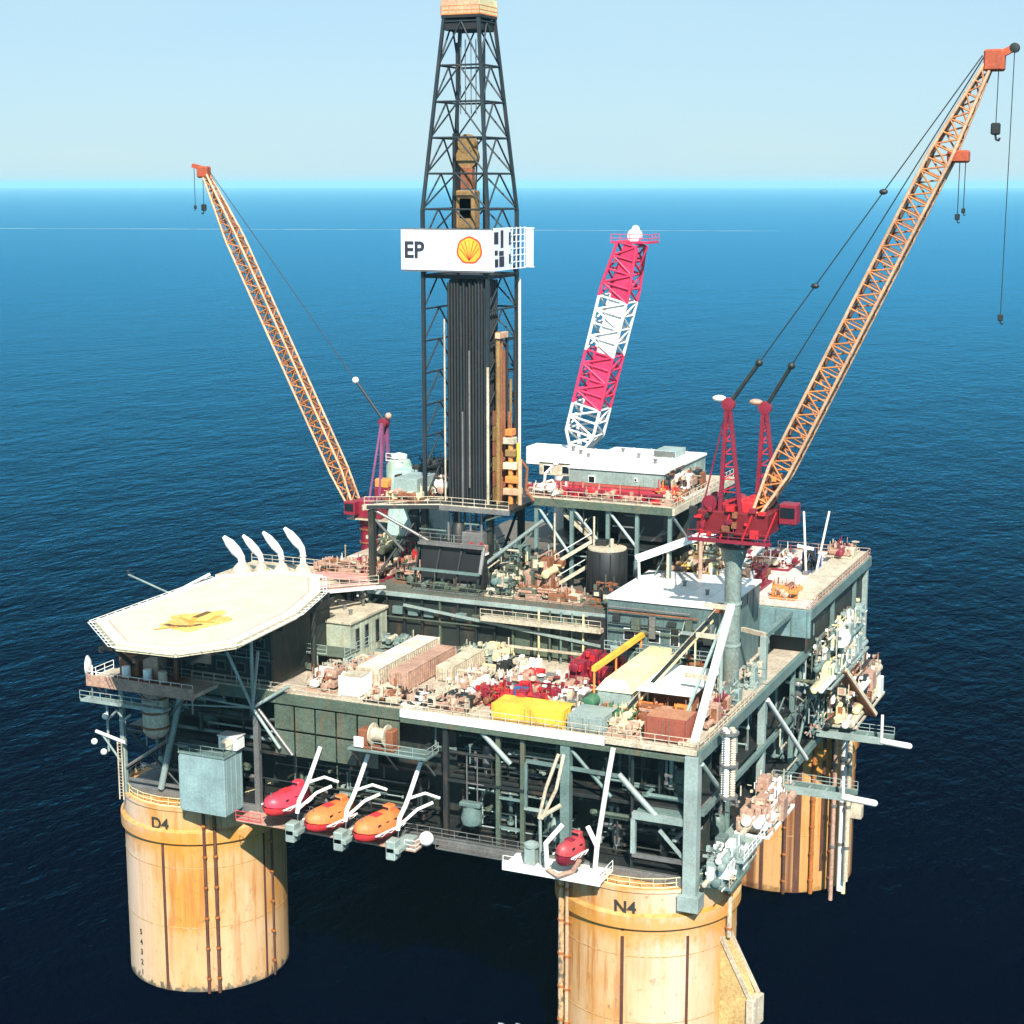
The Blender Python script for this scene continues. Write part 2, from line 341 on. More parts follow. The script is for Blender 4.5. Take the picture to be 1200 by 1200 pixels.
column(-30, 30, 'hull column hidden behind the lower deck at the back left', [(-90, 0, 20, 0.3)], [])
# yellow fairlead bracket on the near column
t = thing('fairlead_bracket', 'yellow triangular steel bracket bolted to the right side of the near column', 'bracket', (30, -30, 0), R(-12))
b = MB(); b.poly([(10.1, -0.9, 17), (10.1, -0.9, 5), (13.6, -0.9, 7.6), (13.6, -0.9, 10.6), (10.1, 0.9, 17), (10.1, 0.9, 5), (13.6, 0.9, 7.6), (13.6, 0.9, 10.6)], [(0, 1, 2, 3), (4, 7, 6, 5), (0, 3, 7, 4), (3, 2, 6, 7), (2, 1, 5, 6)])
b.build('gusset', mat('ochre bracket paint', (0.60, 0.40, 0.16), .6, dirt=.5), t, bev=0.05)
b = MB(); b.box(13.6, 14.5, -1.3, 1.3, 7.4, 10.8); b.build('roller_housing', CREAM, t, bev=0.08)
bar(t, 'roller', (13.2, -1.6, 6.6), (13.2, 1.6, 6.6), 0.7, RUST, 16)
for s in (-1, 1): beam(t, 'flange', (10.1, s * 1.0, 17.2), (13.9, s * 1.0, 10.8), 0.15, 0.5, CREAM)
# white caissons and pipes right of the back column
t = thing('caisson_pipes', 'bright white caisson pipes running down beside the back right column', 'pipes', (40.5, 22, 0))
for i, (dx, dy, r, m, z0) in enumerate(((0, 0, 0.5, WHITE, 1), (0.2, 1.4, 0.3, YELP, -2), (1.0, -1.2, 0.35, CREAM, 3), (-0.9, -1.6, 0.3, PINK, -2))):
    bar(t, 'pipe', (dx, dy, z0), (dx, dy, 25), r, m, 14)
    for z in (8, 14, 20): MB().lathe([(r + .12, z - .2), (r + .12, z + .2)], 14, (dx, dy, 0)).build('collar', STEEL, t)
box(t, 'junction_box', (1.2, 2.8, -0.8, 0.6, 12.2, 14.0), CREAM)

# ------------------------------------------------------------------ deck box
D = thing('platform_deck', 'two storey steel deck box of posts, beams and braces carried by the columns', 'platform', (0, 0, 24))
def db(name, d, m, bev=0.04, label=None): return box(D, name, (d[0], d[1], d[2], d[3], d[4] - 24, d[5] - 24), m, bev, label)
def dbar(name, a, b, r, m, seg=10): return bar(D, name, (a[0], a[1], a[2] - 24), (b[0], b[1], b[2] - 24), r, m, seg)
def dbeam(name, a, b, w_, h, m): return beam(D, name, (a[0], a[1], a[2] - 24), (b[0], b[1], b[2] - 24), w_, h, m)
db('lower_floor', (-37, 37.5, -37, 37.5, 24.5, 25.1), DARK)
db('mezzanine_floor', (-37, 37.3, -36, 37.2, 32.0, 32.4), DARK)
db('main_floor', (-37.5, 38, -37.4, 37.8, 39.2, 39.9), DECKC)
# edge girders
db('edge_girder', (-37.5, 2.4, -37.9, -37.45, 38.6, 39.95), OLIVE)
db('edge_girder', (2.5, 27.5, -38.0, -37.45, 39.05, 39.95), WHITE, label='bright white front edge girder')
db('edge_girder', (27.6, 38, -38.0, -37.45, 39.3, 39.9), CREAM, label='narrow cream front edge girder')
db('edge_girder', (2.5, 38, -37.9, -37.45, 38.4, 39.0), OLIVE)
db('edge_girder', (38.05, 38.5, -37.9, 37.8, 38.6, 39.95), GREEN)
db('edge_girder', (-37, 38, -37.7, -37.1, 24.2, 25.2), STEEL)
db('edge_girder', (37.6, 38.2, -37, 37, 24.2, 25.2), GREEN)
for u, v, w_, m in ((37.5, -37.5, 1.5, PALE), (22.8, -37.2, 1.1, GREEN), (8, -37.2, 0.6, DARK), (-17, -37.6, 0.7, STEEL), (-36.6, -37.6, 0.6, PALE), (37.6, -11, 0.9, PALE), (37.6, 17, 0.8, GREEN), (37.5, 37, 1.2, GREEN), (14.5, -37.1, 0.5, OLIVE), (17.5, -37.1, 0.5, OLIVE), (30.5, -37.0, 0.3, DARK), (37.4, -24, 0.5, GREEN), (37.4, 4, 0.6, GREEN), (37.4, 27, 0.6, GREEN)):
    db('post', (u - w_ / 2, u + w_ / 2, v - w_ / 2, v + w_ / 2, (23.8 if abs(w_ - 1.5) > .1 else 22.8), 39.2), m)
db('bearing_foot', (36.3, 38.7, -38.6, -36.3, 21.8, 23.6), PALE)
# braces of the front and right faces
for a, b_, r, m in (((12.5, -37.3, 38.4), (16.2, -37.5, 35.2), 0.3, PALE), ((29.0, -37.3, 35.8), (34.0, -37.5, 31.2), 0.34, PALE),
                    ((38.3, -37, 38.2), (38.6, -30.5, 33.0), 0.28, PALE), ((-27.6, -37.7, 38.4), (-31.0, -37.9, 25.5), 0.42, PALE), ((-29.5, -37.8, 32.0), (-36.2, -37.8, 27.5), 0.2, STEEL),
                    ((38.2, -11, 38), (39.5, 4, 26), 0.3, WHITE), ((38.0, 17, 38), (38, 4, 26), 0.22, GREEN), ((-17, -37.8, 38), (-12.0, -37.8, 32.4), 0.22, STEEL),
                    ((9, -37.2, 25.2), (14, -37.2, 33), 0.15, DARK), ((23, -37.0, 38), (28, -37.0, 33.0), 0.22, GREEN), ((-36, -37.2, 32.2), (-28, -37.2, 25.4), 0.16, DARK)):
    dbar('brace', a, b_, r, m)
for a, b_, w_, m in (((30.8, -37.6, 31.6), (37.0, -37.6, 31.6), 0.7, PALE), ((30.8, -37.6, 27.0), (36.8, -37.6, 27.0), 0.4, STEEL), ((30.9, -37.6, 27.2), (30.9, -37.6, 31.2), 0.5, PALE), ((33.8, -37.4, 30.2), (36.6, -37.4, 27.4), 0.3, PALE),
                     ((18.0, -37.3, 35.8), (29.5, -37.3, 35.6), 0.35, GREEN), ((18.0, -37.3, 30.4), (18.0, -37.3, 35.6), 0.3, GREEN), ((17.8, -37.3, 30.2), (21, -37.3, 30.2), 0.3, PALE),
                     ((8, -37.3, 32.2), (22, -37.3, 32.2), 0.3, DARK), ((38.1, -36, 32.2), (38.1, 36, 32.2), 0.5, GREEN), ((14.7, -37.3, 31.0), (17.3, -37.3, 31.0), 0.25, GREEN), ((14.7, -37.3, 27.5), (17.3, -37.3, 27.5), 0.25, GREEN),
                     ((-36, -37.5, 32.2), (-13, -37.5, 32.2), 0.3, DARK), ((-36, -37.5, 25.9), (-26, -37.5, 25.9), 0.3, STEEL)):
    dbeam('beam', a, b_, w_, w_ * 1.1, m)
dbeam('floor_plate', (31.2, -36.3, 32.1), (37.0, -36.3, 32.1), 2.2, 0.15, GREEN)
# olive cladding panels on the left of the front face, two rows
for r_ in range(2):
    for k in range(6):
        u0 = -14.4 + 2.82 * k; z0 = 32.3 + 3.15 * r_
        if r_ == 0 and k > 4: continue
        db('cladding_panel', (u0, u0 + 2.6, -37.75, -37.6, z0, z0 + 2.9), OLIVE, 0.03)
# set back inner bulkheads
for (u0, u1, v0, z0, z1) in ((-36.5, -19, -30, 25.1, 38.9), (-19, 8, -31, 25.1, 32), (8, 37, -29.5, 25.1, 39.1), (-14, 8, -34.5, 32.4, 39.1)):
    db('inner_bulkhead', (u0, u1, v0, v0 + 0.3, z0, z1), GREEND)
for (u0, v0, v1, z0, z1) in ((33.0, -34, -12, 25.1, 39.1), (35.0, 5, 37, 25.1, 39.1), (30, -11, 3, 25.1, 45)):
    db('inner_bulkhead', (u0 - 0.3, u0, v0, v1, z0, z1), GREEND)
rail(D, [(-26, -37.7, 15.95), (38, -37.7, 15.95)], CREAM)
rail(D, [(38.2, -37.5, 15.95), (38.2, -16, 15.95)], CREAM)
rail(D, [(-13, -37.8, 1.2), (22, -37.8, 1.2)], STEEL)

# piping and vessels packed inside the deck, one thing per bay
def piping_bay(label, u0, u1, v0, v1, z0, z1, n, seed, mats, vessels=2, face='front'):
    rg = random.Random(seed)
    t = thing('process_piping', label, 'pipework', ((u0 + u1) / 2, (v0 + v1) / 2, z0))
    X = (u1 - u0) / 2; Y = (v1 - v0) / 2; Z = z1 - z0
    for i in range(int(n * 1.7)):
        m = rg.choice(mats); r = rg.choice((0.08, 0.1, 0.14, 0.24)); b = MB()
        x = rg.uniform(-X, X); y = rg.uniform(-Y, Y); z = rg.uniform(0.5, Z - 0.5); pts = [Vector((x, y, z))]
        for k in range(rg.randint(2, 4)):
            ax = rg.choice((0, 0, 2, 2, 1)); q = pts[-1].copy()
            lim = (X, Y, None)[ax]
            q[ax] = rg.uniform(-lim, lim) if lim is not None else rg.uniform(0.2, Z - 0.2)
            pts.append(q)
        b.path(pts, r, 8)
        for q in pts[:-1]: b.bar(q - Vector((0, 0, 0.15)), q + Vector((0, 0, 0.15)), r * 1.7, 8)
        b.build('pipe', m, t, smooth=True)
    for i in range(vessels):
        r = rg.uniform(0.6, 1.1); x = rg.uniform(-X + 1, X - 1); y = rg.uniform(-Y + r, Y - r) if Y > r else 0; h = rg.uniform(1.8, 3.0)
        b = MB().lathe([(0.05, 0.3), (r * .7, 0.45), (r, 0.9), (r, h), (r * .7, h + 0.5), (0.05, h + 0.65)], 18, (x, y, 0))
        for s in range(4): b.bar((x + r * .7 * math.cos(s * 1.57), y + r * .7 * math.sin(s * 1.57), 0), (x + r * .7 * math.cos(s * 1.57), y + r * .7 * math.sin(s * 1.57), 0.9), 0.08)
        b.build('vessel', rg.choice(mats), t, smooth=True)
    return t
dm = [DARK, GREEN, STEEL, GREEND, OLIVE, PALE]
piping_bay('dark pipework in the lower bay of the front face, behind the lifeboats', -18, 6, -36.8, -31.5, 25.1, 31.8, 16, 1, dm)
piping_bay('tangle of dark pipes in the lower bay right of the lifeboats', 8, 22, -36.5, -30, 25.1, 31.8, 16, 2, dm, 3)
piping_bay('pipes in the upper bay beneath the bright white edge girder', 4, 22, -36.5, -31, 32.4, 38.8, 16, 3, dm, 2)
piping_bay('pipes behind the post next to the near right corner, upper bay', 24, 36.5, -36, -30.5, 32.4, 38.8, 14, 4, dm, 2)
piping_bay('pipes above the near column behind the pale frame', 24, 36.5, -36, -30.5, 25.1, 31.8, 12, 5, dm, 1)
piping_bay('pipework under the helideck behind the teal cabin', -36, -19, -36.8, -31, 25.1, 31.8, 14, 6, dm, 2)
piping_bay('pipes under the helideck at the level of the star shaped brace', -36, -15, -36.8, -31, 32.4, 38.8, 14, 7, dm, 2)
wm = [CREAM, PALE, WHITE, PINK, STEEL, GREEN, OLIVE, DARK, YELP]
piping_bay('cream and green pipes crowding the right face under the back module', 35.4, 39.6, 6, 36, 32.4, 41.5, 46, 8, wm, 6)
piping_bay('pale pipes hanging low on the right face above the back column', 35.4, 39.6, 12, 36, 25.5, 32.3, 26, 9, [CREAM, PINK, YELP, PALE, RUST, GREEN], 4)
piping_bay('dark pipes in the deep recess behind the right side posts', 31, 36.6, -10, 4, 25.1, 38.9, 12, 10, dm, 1)
piping_bay('pipework on the right face under the crane pedestal', 33.4, 37.6, -34, -14, 25.1, 38.9, 20, 11, dm + [STEEL], 2)

# ------------------------------------------------------------------ helideck
HP = [(-30, -50.5), (-21.5, -58), (-14, -57.6), (-10, -52), (-10.8, -38), (-13.5, -28), (-18, -20.5), (-24.5, -20.5), (-29.8, -26)]
def shrink(P, d):
    c = Vector((sum(p[0] for p in P) / len(P), sum(p[1] for p in P) / len(P))); o = []
    n = len(P)
    for i in range(n):
        a, b_, e = Vector(P[i - 1]), Vector(P[i]), Vector(P[(i + 1) % n])
        n1 = Vector((-(b_ - a).y, (b_ - a).x)).normalized(); n2 = Vector((-(e - b_).y, (e - b_).x)).normalized()
        k = (n1 + n2).normalized(); k *= d / max(0.3, k.dot(n1)); o.append(tuple(b_ + k))
    return o
t = thing('helideck', 'cream helicopter deck with white border jutting out over the left corner', 'helideck', (-20, -39, 49))
off = lambda P: [(x + 20, y + 39) for x, y in P]
HD = mat('helideck coating', (0.60, 0.53, 0.37), 0.75, dirt=0.18, dcol=(0.45, 0.33, 0.18), streak=False, dscale=0.6, var=0.12)
MB().prism(off(HP), 0.25, 1.0).build('deck_slab', HD, t, bev=0.04)
def ring_mesh(P, d0, d1, z):
    A_ = off(shrink(P, d0)); B_ = off(shrink(P, d1)); n = len(P)
    b = MB(); b.poly([(x, y, z) for x, y in A_] + [(x, y, z) for x, y in B_], [(i, (i + 1) % n, n + (i + 1) % n, n + i) for i in range(n)]); return b
# work out which way shrink goes
_c = shrink(HP, 1)[0]; SG = 1 if Vector(_c).length < Vector(HP[0]).length and _c[0] > HP[0][0] else -1
ring_mesh(HP, 0.1 * SG, 1.2 * SG, 1.004).build('border_paint', WHITE, t)
ring_mesh(HP, 1.3 * SG, 1.55 * SG, 1.004).build('edge_line', mat('worn red line', (0.55, 0.36, 0.30), 0.7, dirt=0.3), t)
# safety net frames all round, one per side
for i in range(len(HP)):
    a, e = Vector(off(HP)[i]), Vector(off(HP)[(i + 1) % len(HP)]); n_ = Vector((-(e - a).y, (e - a).x)).normalized() * -SG
    b = MB(); L_ = (e - a).length; k = max(2, round(L_ / 1.5))
    for j in range(k + 1):
        q = a.lerp(e, j / k); b.bar((q.x, q.y, 0.75), (q.x + n_.x * .8, q.y + n_.y * .8, 0.85), 0.04, 4)
    for s in (0.4, 0.8): b.bar((a.x + n_.x * s, a.y + n_.y * s, 0.75 + 0.15 * s), (e.x + n_.x * s, e.y + n_.y * s, 0.75 + 0.15 * s), 0.05, 4)
    b.build('safety_net', WHITE, t)
# worn yellow marking with dark scrawl
cx, cy = 0.6, -7.0
Y1 = mat('worn yellow deck paint', (0.72, 0.32, 0.04), 0.8, dirt=0.3, dcol=(0.55, 0.3, 0.08), streak=False, dscale=1.2)
b = MB(); rg = random.Random(5); vs = [(cx, cy, 1.006)]; N = 40
for i in range(N):
    a = 2 * math.pi * i / N; r = 4.6 * (1 + 0.13 * math.sin(5 * a) + rg.uniform(-0.1, 0.1)); vs.append((cx + r * math.cos(a) * 0.72, cy + r * math.sin(a), 1.006))
b.poly(vs, [(0, 1 + i, 1 + (i + 1) % N) for i in range(N)]); b.build('yellow_marking', mat('pale yellow deck paint', (0.78, 0.47, 0.10), 0.8, dirt=0.5, dcol=(0.56, 0.49, 0.34), streak=False, dscale=0.9), t)
def stroke(pts, wd, z, m, name='marking_stroke'):
    b = MB()
    for k, (p, q) in enumerate(zip(pts[:-1], pts[1:])):
        p, q = Vector(p), Vector(q); n_ = Vector((-(q - p).y, (q - p).x)).normalized() * wd / 2; zz = z + 0.0015 * k
        b.poly([(p.x + n_.x, p.y + n_.y, zz), (p.x - n_.x, p.y - n_.y, zz), (q.x - n_.x, q.y - n_.y, zz), (q.x + n_.x, q.y + n_.y, zz)], [(0, 1, 2, 3)])
    b.build(name, m, t)
BRN = mat('brown deck lettering', (0.13, 0.06, 0.015), 0.8, dirt=0.3)
stroke([(cx - 2.2, cy - 2.6), (cx - 1.0, cy - 3.0), (cx + 0.6, cy - 2.4), (cx + 1.6, cy - 1.0)], 0.75, 1.012, BRN)
stroke([(cx + 0.8, cy - 2.0), (cx - 0.4, cy - 0.2), (cx - 1.0, cy + 1.6)], 0.6, 1.022, Y1)
stroke([(cx - 0.9, cy + 1.2), (cx - 0.9, cy + 4.2)], 0.8, 1.032, BRN)
stroke([(cx + 1.4, cy + 0.4), (cx + 1.2, cy + 3.0)], 0.5, 1.032, Y1)
stroke([(cx - 2.6, cy + 0.6), (cx - 0.6, cy - 0.4), (cx + 2.4, cy + 0.2)], 0.5, 1.042, Y1)
stroke([(cx - 2.0, cy - 5.2), (cx - 0.2, cy - 3.2)], 0.5, 1.052, Y1)
for i in range(len(HP)):
    for f_ in (0, .5):
        a, e = Vector(off(shrink(HP, .35 * SG))[i]), Vector(off(shrink(HP, .35 * SG))[(i + 1) % len(HP)]); q = a.lerp(e, f_); MB().lathe([(.16, 0), (.16, .12), (.1, .24)], 8).build('deck_light', YELP, t, loc=(q.x, q.y, 1.008))
# under-deck beams and supports
for y in (-16, -11, -6, -1, 4, 9, 14): beam(t, 'deck_beam', (-8.8 if y > -13 else -5.5, y, -0.3), (8.6 if y < 2 else 6.0, y, -0.3), 0.3, 1.0, DARK)
for x in (-6, 0, 6): beam(t, 'deck_beam', (x, -16 if x else -18, -0.9), (x, 15, -0.9), 0.35, 0.6, DARK)
for a, e, r in (((3, .7, -11.2), (3, .7, -0.6), 0.22), ((3, .6, -11.2), (0.2, -1.0, -3.2), 0.19), ((3, .6, -11.2), (5.0, -1.0, -3.6), 0.19), ((3, .6, -11.2), (8.0, .8, -8.0), 0.22), ((3, .6, -11.2), (-6, .8, -10.9), 0.14), ((3, .6, -11.2), (-7, .7, -12.1), 0.12), ((3, .6, -11.2), (6.6, .7, -15.8), 0.2),
                ((-14, 2, -9.2), (-8, -12, -1.2), 0.3), ((-10, 2, -9.2), (-3, -10, -1.2), 0.24), ((-16, 2, -9.2), (-8, 2, -1), 0.25), ((-8, 8, -9.2), (-8, 8, -0.8), 0.35), ((6, 10, -9.2), (6, 10, -0.8), 0.35), ((-8, 2, -9.2), (-8, 2, -0.8), 0.35)):
    bar(t, 'support_strut', a, e, r, (PALE if a[1] < .75 else STEEL) if r < 0.3 else GREEND, 10)
t = thing('quarters_block', 'dark accommodation block in the shade directly under the helideck', 'building', (-25, -29, 39.95))
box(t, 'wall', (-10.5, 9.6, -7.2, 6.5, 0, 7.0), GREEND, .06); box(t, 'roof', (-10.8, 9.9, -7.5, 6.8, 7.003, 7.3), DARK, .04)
for lv in (0.5, 3.8):
    for i in range(7):
        o = box(t, 'window', (-9.6 + i * 2.8, -8.2 + i * 2.8, -7.3, -7.203, lv + .8, lv + 2.0), OLIVE, .02); MB().box(-9.45 + i * 2.8, -8.35 + i * 2.8, -7.33, -7.302, lv + .95, lv + 1.85).build('pane', GLASS, o)
    for i in range(8): bar(t, 'wall_pipe', (-10 + i * 2.8, -7.5, lv - .4), (-10 + i * 2.8, -7.5, lv + 2.8), .1, (OLIVE, DARK, STEEL)[i % 3], 8)
box(t, 'gallery', (-10.6, 9.8, -8.3, -7.21, 3.3, 3.5), DARK); rail(t, [(-10.6, -8.3, 3.5), (9.8, -8.3, 3.5)], GREEN); rail(t, [(-10.6, -8.3, 0), (9.8, -8.3, 0)], PALE)
# access walkway with pink red surface from the rear of the helideck
t = thing('access_walkway', 'pink and red access walkway leading up to the rear of the helideck', 'walkway', (-17.5, -19.5, 48.0))
WK = mat('pink walkway', (0.72, 0.40, 0.36), 0.7, dirt=0.3)
for a, e, w_, m in (((-1.0, -4.5, 0.9), (3.2, 6, -0.2), 1.6, WK), ((1.0, -4.5, 0.7), (5.0, 6, -0.4), 0.7, WHITE), ((-4.5, 4.6, 0.6), (1.5, 8.0, 0.0), 2.6, mat('faded red deck', (0.60, 0.26, 0.22), 0.7, dirt=0.3))): beam(t, 'walkway_panel', a, e, w_, 0.3, m)
rail(t, [(0.0, -4.5, 1.0), (4.2, 6, -0.1)], CREAM); rail(t, [(-3.5, 6, 0.7), (2.2, 9.2, 0.2)], PINK)
for a in ((0, -3, -8.2), (3, 4, -8.2), (-3, 6, -8.2)): bar(t, 'post', a, (a[0], a[1], 0.2), 0.2, OLIVE)

# four white ventilation cowls
def cowl(u, v, z, h, label, rz, sc=1.0, lean=0.6):
    t = thing('ventilation_cowl', label, 'ventilation cowl', (u, v, z), rz, 'white ventilation cowls behind the helideck')
    bar(t, 'stack', (0, 0, 0), (0, 0, h), 0.36 * sc, WHITE, 16)
    for z in (h * .45, h * .8): MB().lathe([(.36 * sc, z), (.46 * sc, z), (.46 * sc, z + .1), (.36 * sc, z + .1)], 16).build('flange', CREAM, t, smooth=True)
    beam(t, 'bracket', (0, 0, h * .6), (1.0, 0, .4), .08, .12, STEEL)
    MB().lathe([(1.3 * sc, 0), (1.2 * sc, 0.5), (0.7 * sc, 1.2), (0.45 * sc, 1.5)], 14).build('base_skirt', CREAM, t, smooth=True)
    b = MB(); pts = [Vector((0, 0, h - 0.3)), Vector((-0.15, 0, h + 0.5)), Vector((-0.8, 0, h + 1.3)), Vector((-1.6, 0, h + 2.3)), Vector((-2.4, 0, h + 3.2))]; rr = [0.36, 0.42, 0.58, 0.52, 0.2]
    for i in range(4): b.bar(pts[i] , pts[i + 1], rr[i] * sc, 14, rr[i + 1] * sc)
    for i in range(1, 4): b.ball(pts[i], rr[i] * sc * 0.99)
    b.build('hood', WHITE, t, smooth=True)
cowl(-32.5, -16, 48.0, 1.8, 'largest leaning white ventilation cowl, leftmost of the four behind the helideck', R(20), 1.25)
cowl(-29.8, -15.5, 48.0, 2.1, 'slim white ventilation cowl, second from the left behind the helideck', R(20), 0.95)
cowl(-27.0, -15, 48.2, 2.5, 'white ventilation cowl on a broad skirt, third from the left behind the helideck', R(20), 1.0)
cowl(-24.0, -14.5, 48.3, 3.1, 'tallest white ventilation cowl, nearest the left crane', R(20), 1.05)
t = thing('vent_platform', 'pale platform carrying the four ventilation cowls behind the helideck', 'platform', (-28, -14, 40))
box(t, 'floor', (-7.5, 9, -4, 5, 7.4, 8.0), CREAM)
for a in ((-7, -3.5), (-7, 4.5), (8.5, -3.5), (8.5, 4.5), (0, -3.5)): bar(t, 'post', (a[0], a[1], 0), (a[0], a[1], 7.4), 0.25, OLIVE)
box(t, 'equipment_wall', (-6, 8, 0, 4, 0, 7.2), GREEND)
rail(t, [(-7.5, 5, 8), (9, 5, 8)], CREAM)
# masts left of the helideck
t = thing('helideck_mast', 'thin white pole lying tilted at the left rear edge of the helideck', 'mast', (-34, -30, 48))
bar(t, 'pole', (1.5, -3.5, 0.6), (4.2, 2.4, 2.6), 0.2, WHITE); bar(t, 'base', (1.5, -3.5, -1), (1.5, -3.5, 0.9), 0.25, STEEL)
bar(t, 'arm', (-8.0, 2.0, 1.5), (3.2, -3.6, 1.0), 0.13, PALE); bar(t, 'bracket', (-8, 2, 1.5), (-8, 2, 2.1), 0.2, DARK)

# balcony and machines under the helideck, left corner
t = thing('corner_balcony', 'pink edged balcony hanging off the left corner below the helideck', 'balcony', (-30.6, -40.2, 39.8))
box(t, 'floor', (-7.0, 8.5, -2.6, 2.8, -0.3, 0.2), DECKC); box(t, 'edge_plate', (-7.0, 8.5, -2.9, -2.62, -0.5, 0.9), PINK)
box(t, 'lower_walkway', (-7.6, 4.5, -3.4, -1.8, -2.4, -2.1), PALE, label='pale lower walkway'); rail(t, [(-7.6, -3.4, -2.1), (4.5, -3.4, -2.1)], PALE)
rail(t, [(-7, 2.6, 0.2), (-7, -2.7, 0.2), (8.3, -2.7, 0.2)], WHITE)
for x in (-6.5, -2, 3, 8): bar(t, 'hanger', (x, -2.4, -2.3), (x, -2.4, -0.3), 0.12, STEEL)
for x in (-6, 0, 7): bar(t, 'knee_brace', (x, -2.4, -0.4), (min(x, 1) , 2.6, -5.0), 0.15, STEEL)
t = thing('signal_dish', 'upright white dish on the outer end of the corner balcony', 'dish', (-37.4, -42.1, 40.0))
MB().lathe([(0.1, 0), (0.75, 0.15), (1.25, 0.5), (1.25, 0.56), (0.1, 0.2)], 18).build('reflector', WHITE, t, loc=(0, 0, 1.6), rot=(0, R(-90), R(24)), smooth=True)
bar(t, 'mast', (0, 0, 0), (0, 0, 1.6), 0.14, WHITE); bar(t, 'feed', (0, 0, 1.6), (-0.9, 0, 1.7), 0.06, STEEL)
t = thing('machine_skid', 'brown machinery with white drums on the balcony under the helideck', 'machinery', (-31.0, -39.8, 40.0))
box(t, 'frame', (-4, 5, -1.2, 1.5, 0, 0.35), RUST); box(t, 'engine', (-3.4, -0.6, -0.9, 1.1, 0.4, 3.0), RUST, .1); box(t, 'cabinet', (0, 2.2, -0.8, 1.0, 0.4, 3.6), PINK, .06)
for x, m in ((-1.9, WHITE), (1.2, WHITE), (3.4, CREAM)): MB().lathe([(0.5, 0), (0.55, .1), (0.55, 1.2), (0.5, 1.3)], 14, (x, -1.5, 0.5)).build('drum', m, t, smooth=True)
bar(t, 'exhaust', (3.9, 0.5, 0.3), (3.9, 0.5, 4.6), 0.3, RUST); bar(t, 'duct', (-3, 0, 3.0), (3.9, 0.2, 4.3), 0.35, RUST)
t = thing('storage_tank', 'cream upright tank below the corner balcony', 'tank', (-30.4, -39.2, 32.4))
MB().lathe([(0.1, 0.1), (1.0, 0.3), (1.5, 0.9), (1.6, 1.2), (1.6, 5.6), (1.3, 6.2), (0.1, 6.5)], 24).build('shell', CREAM, t, smooth=True)
for z in (1.5, 3.4, 5.2): MB().lathe([(1.63, z), (1.7, z + .05), (1.7, z + .25), (1.63, z + .3)], 24).build('band', RUST, t, smooth=True)
for s in range(4): bar(t, 'leg', (1.2 * math.cos(s * 1.57 + .7), 1.2 * math.sin(s * 1.57 + .7), -0.8), (1.2 * math.cos(s * 1.57 + .7), 1.2 * math.sin(s * 1.57 + .7), 1), 0.12, STEEL)
t = thing('outrigger_bumper', 'pale outrigger arm with lamps sticking out left above the far left column', 'outrigger', (-37, -38.5, 31.5))
bar(t, 'arm', (1.5, 0, -0.6), (-2.6, -0.6, 0.6), 0.22, WHITE); bar(t, 'brace', (0.5, 0, -3), (-1.8, -0.4, 0.2), 0.14, PALE); bar(t, 'post', (-1.2, 0, -2), (-1.2, 0, 7.4), 0.16, PALE)
for q in ((-2.9, -0.6, -0.8), (-1.6, -0.5, -2.0), (-1.3, -.3, 2.6)): MB().ball(q, 0.42).build('lamp', WHITE, t, smooth='all')
MB().path([(-1.2, 0, 2), (0.5, -.3, 3.6), (1.4, -.2, 2.4), (2.4, 0, 3.2)], 0.15).build('hose', PALE, t)
t = thing('pale_ladder', 'tall pale vertical ladder at the left corner above the left column', 'ladder', (-36.4, -38.7, 24))
for x in (-0.3, 0.3): bar(t, 'stile', (x, 0, -0.5), (x, 0, 7), 0.09, CREAM)
for i in range(18): bar(t, 'rung', (-0.3, 0, i * 0.4), (0.3, 0, i * 0.4), 0.04, CREAM, 5)

# teal cabin on the front face
t = thing('teal_cabin', 'large plain pale teal box cabin hung on the left front face above the column', 'cabin', (-22.6, -39.7, 24.8))
TEAL = mat('pale teal cabin paint', (0.24, 0.345, 0.345), 0.5, dirt=0.25, dcol=(0.19, 0.26, 0.25))
box(t, 'body', (-2.9, 3.5, -2.0, 2.0, 0, 7.2), TEAL, 0.1)
for i in range(7): box(t, 'wall_rib', (-2.9 + i * 1.03, -2.8 + i * 1.03, -2.08, -2.01, 0.3, 6.9), TEAL, 0.02)
for i in range(4): box(t, 'wall_rib', (3.51, 3.58, -1.6 + i * 1.03, -1.5 + i * 1.03, 0.3, 6.9), TEAL, 0.02)
box(t, 'roof', (-3.0, 3.6, -2.1, 2.1, 7.22, 7.45), GREEN, 0.05); rail(t, [(-2.9, -2, 7.45), (3.5, -2, 7.45), (3.5, 2, 7.45)], GREEN)
t = thing('white_locker', 'small white locker above the rear edge of the teal cabin', 'locker', (-20.0, -38.6, 32.45))
box(t, 'body', (-1.3, 1.3, -0.9, .9, 0, 1.6), WHITE, 0.08); box(t, 'lid', (-1.4, 1.4, -1, 1, 1.6, 1.75), WHITE, .03); box(t, 'door', (-.9, .9, -.96, -.91, .2, 1.4), CREAM, .01)

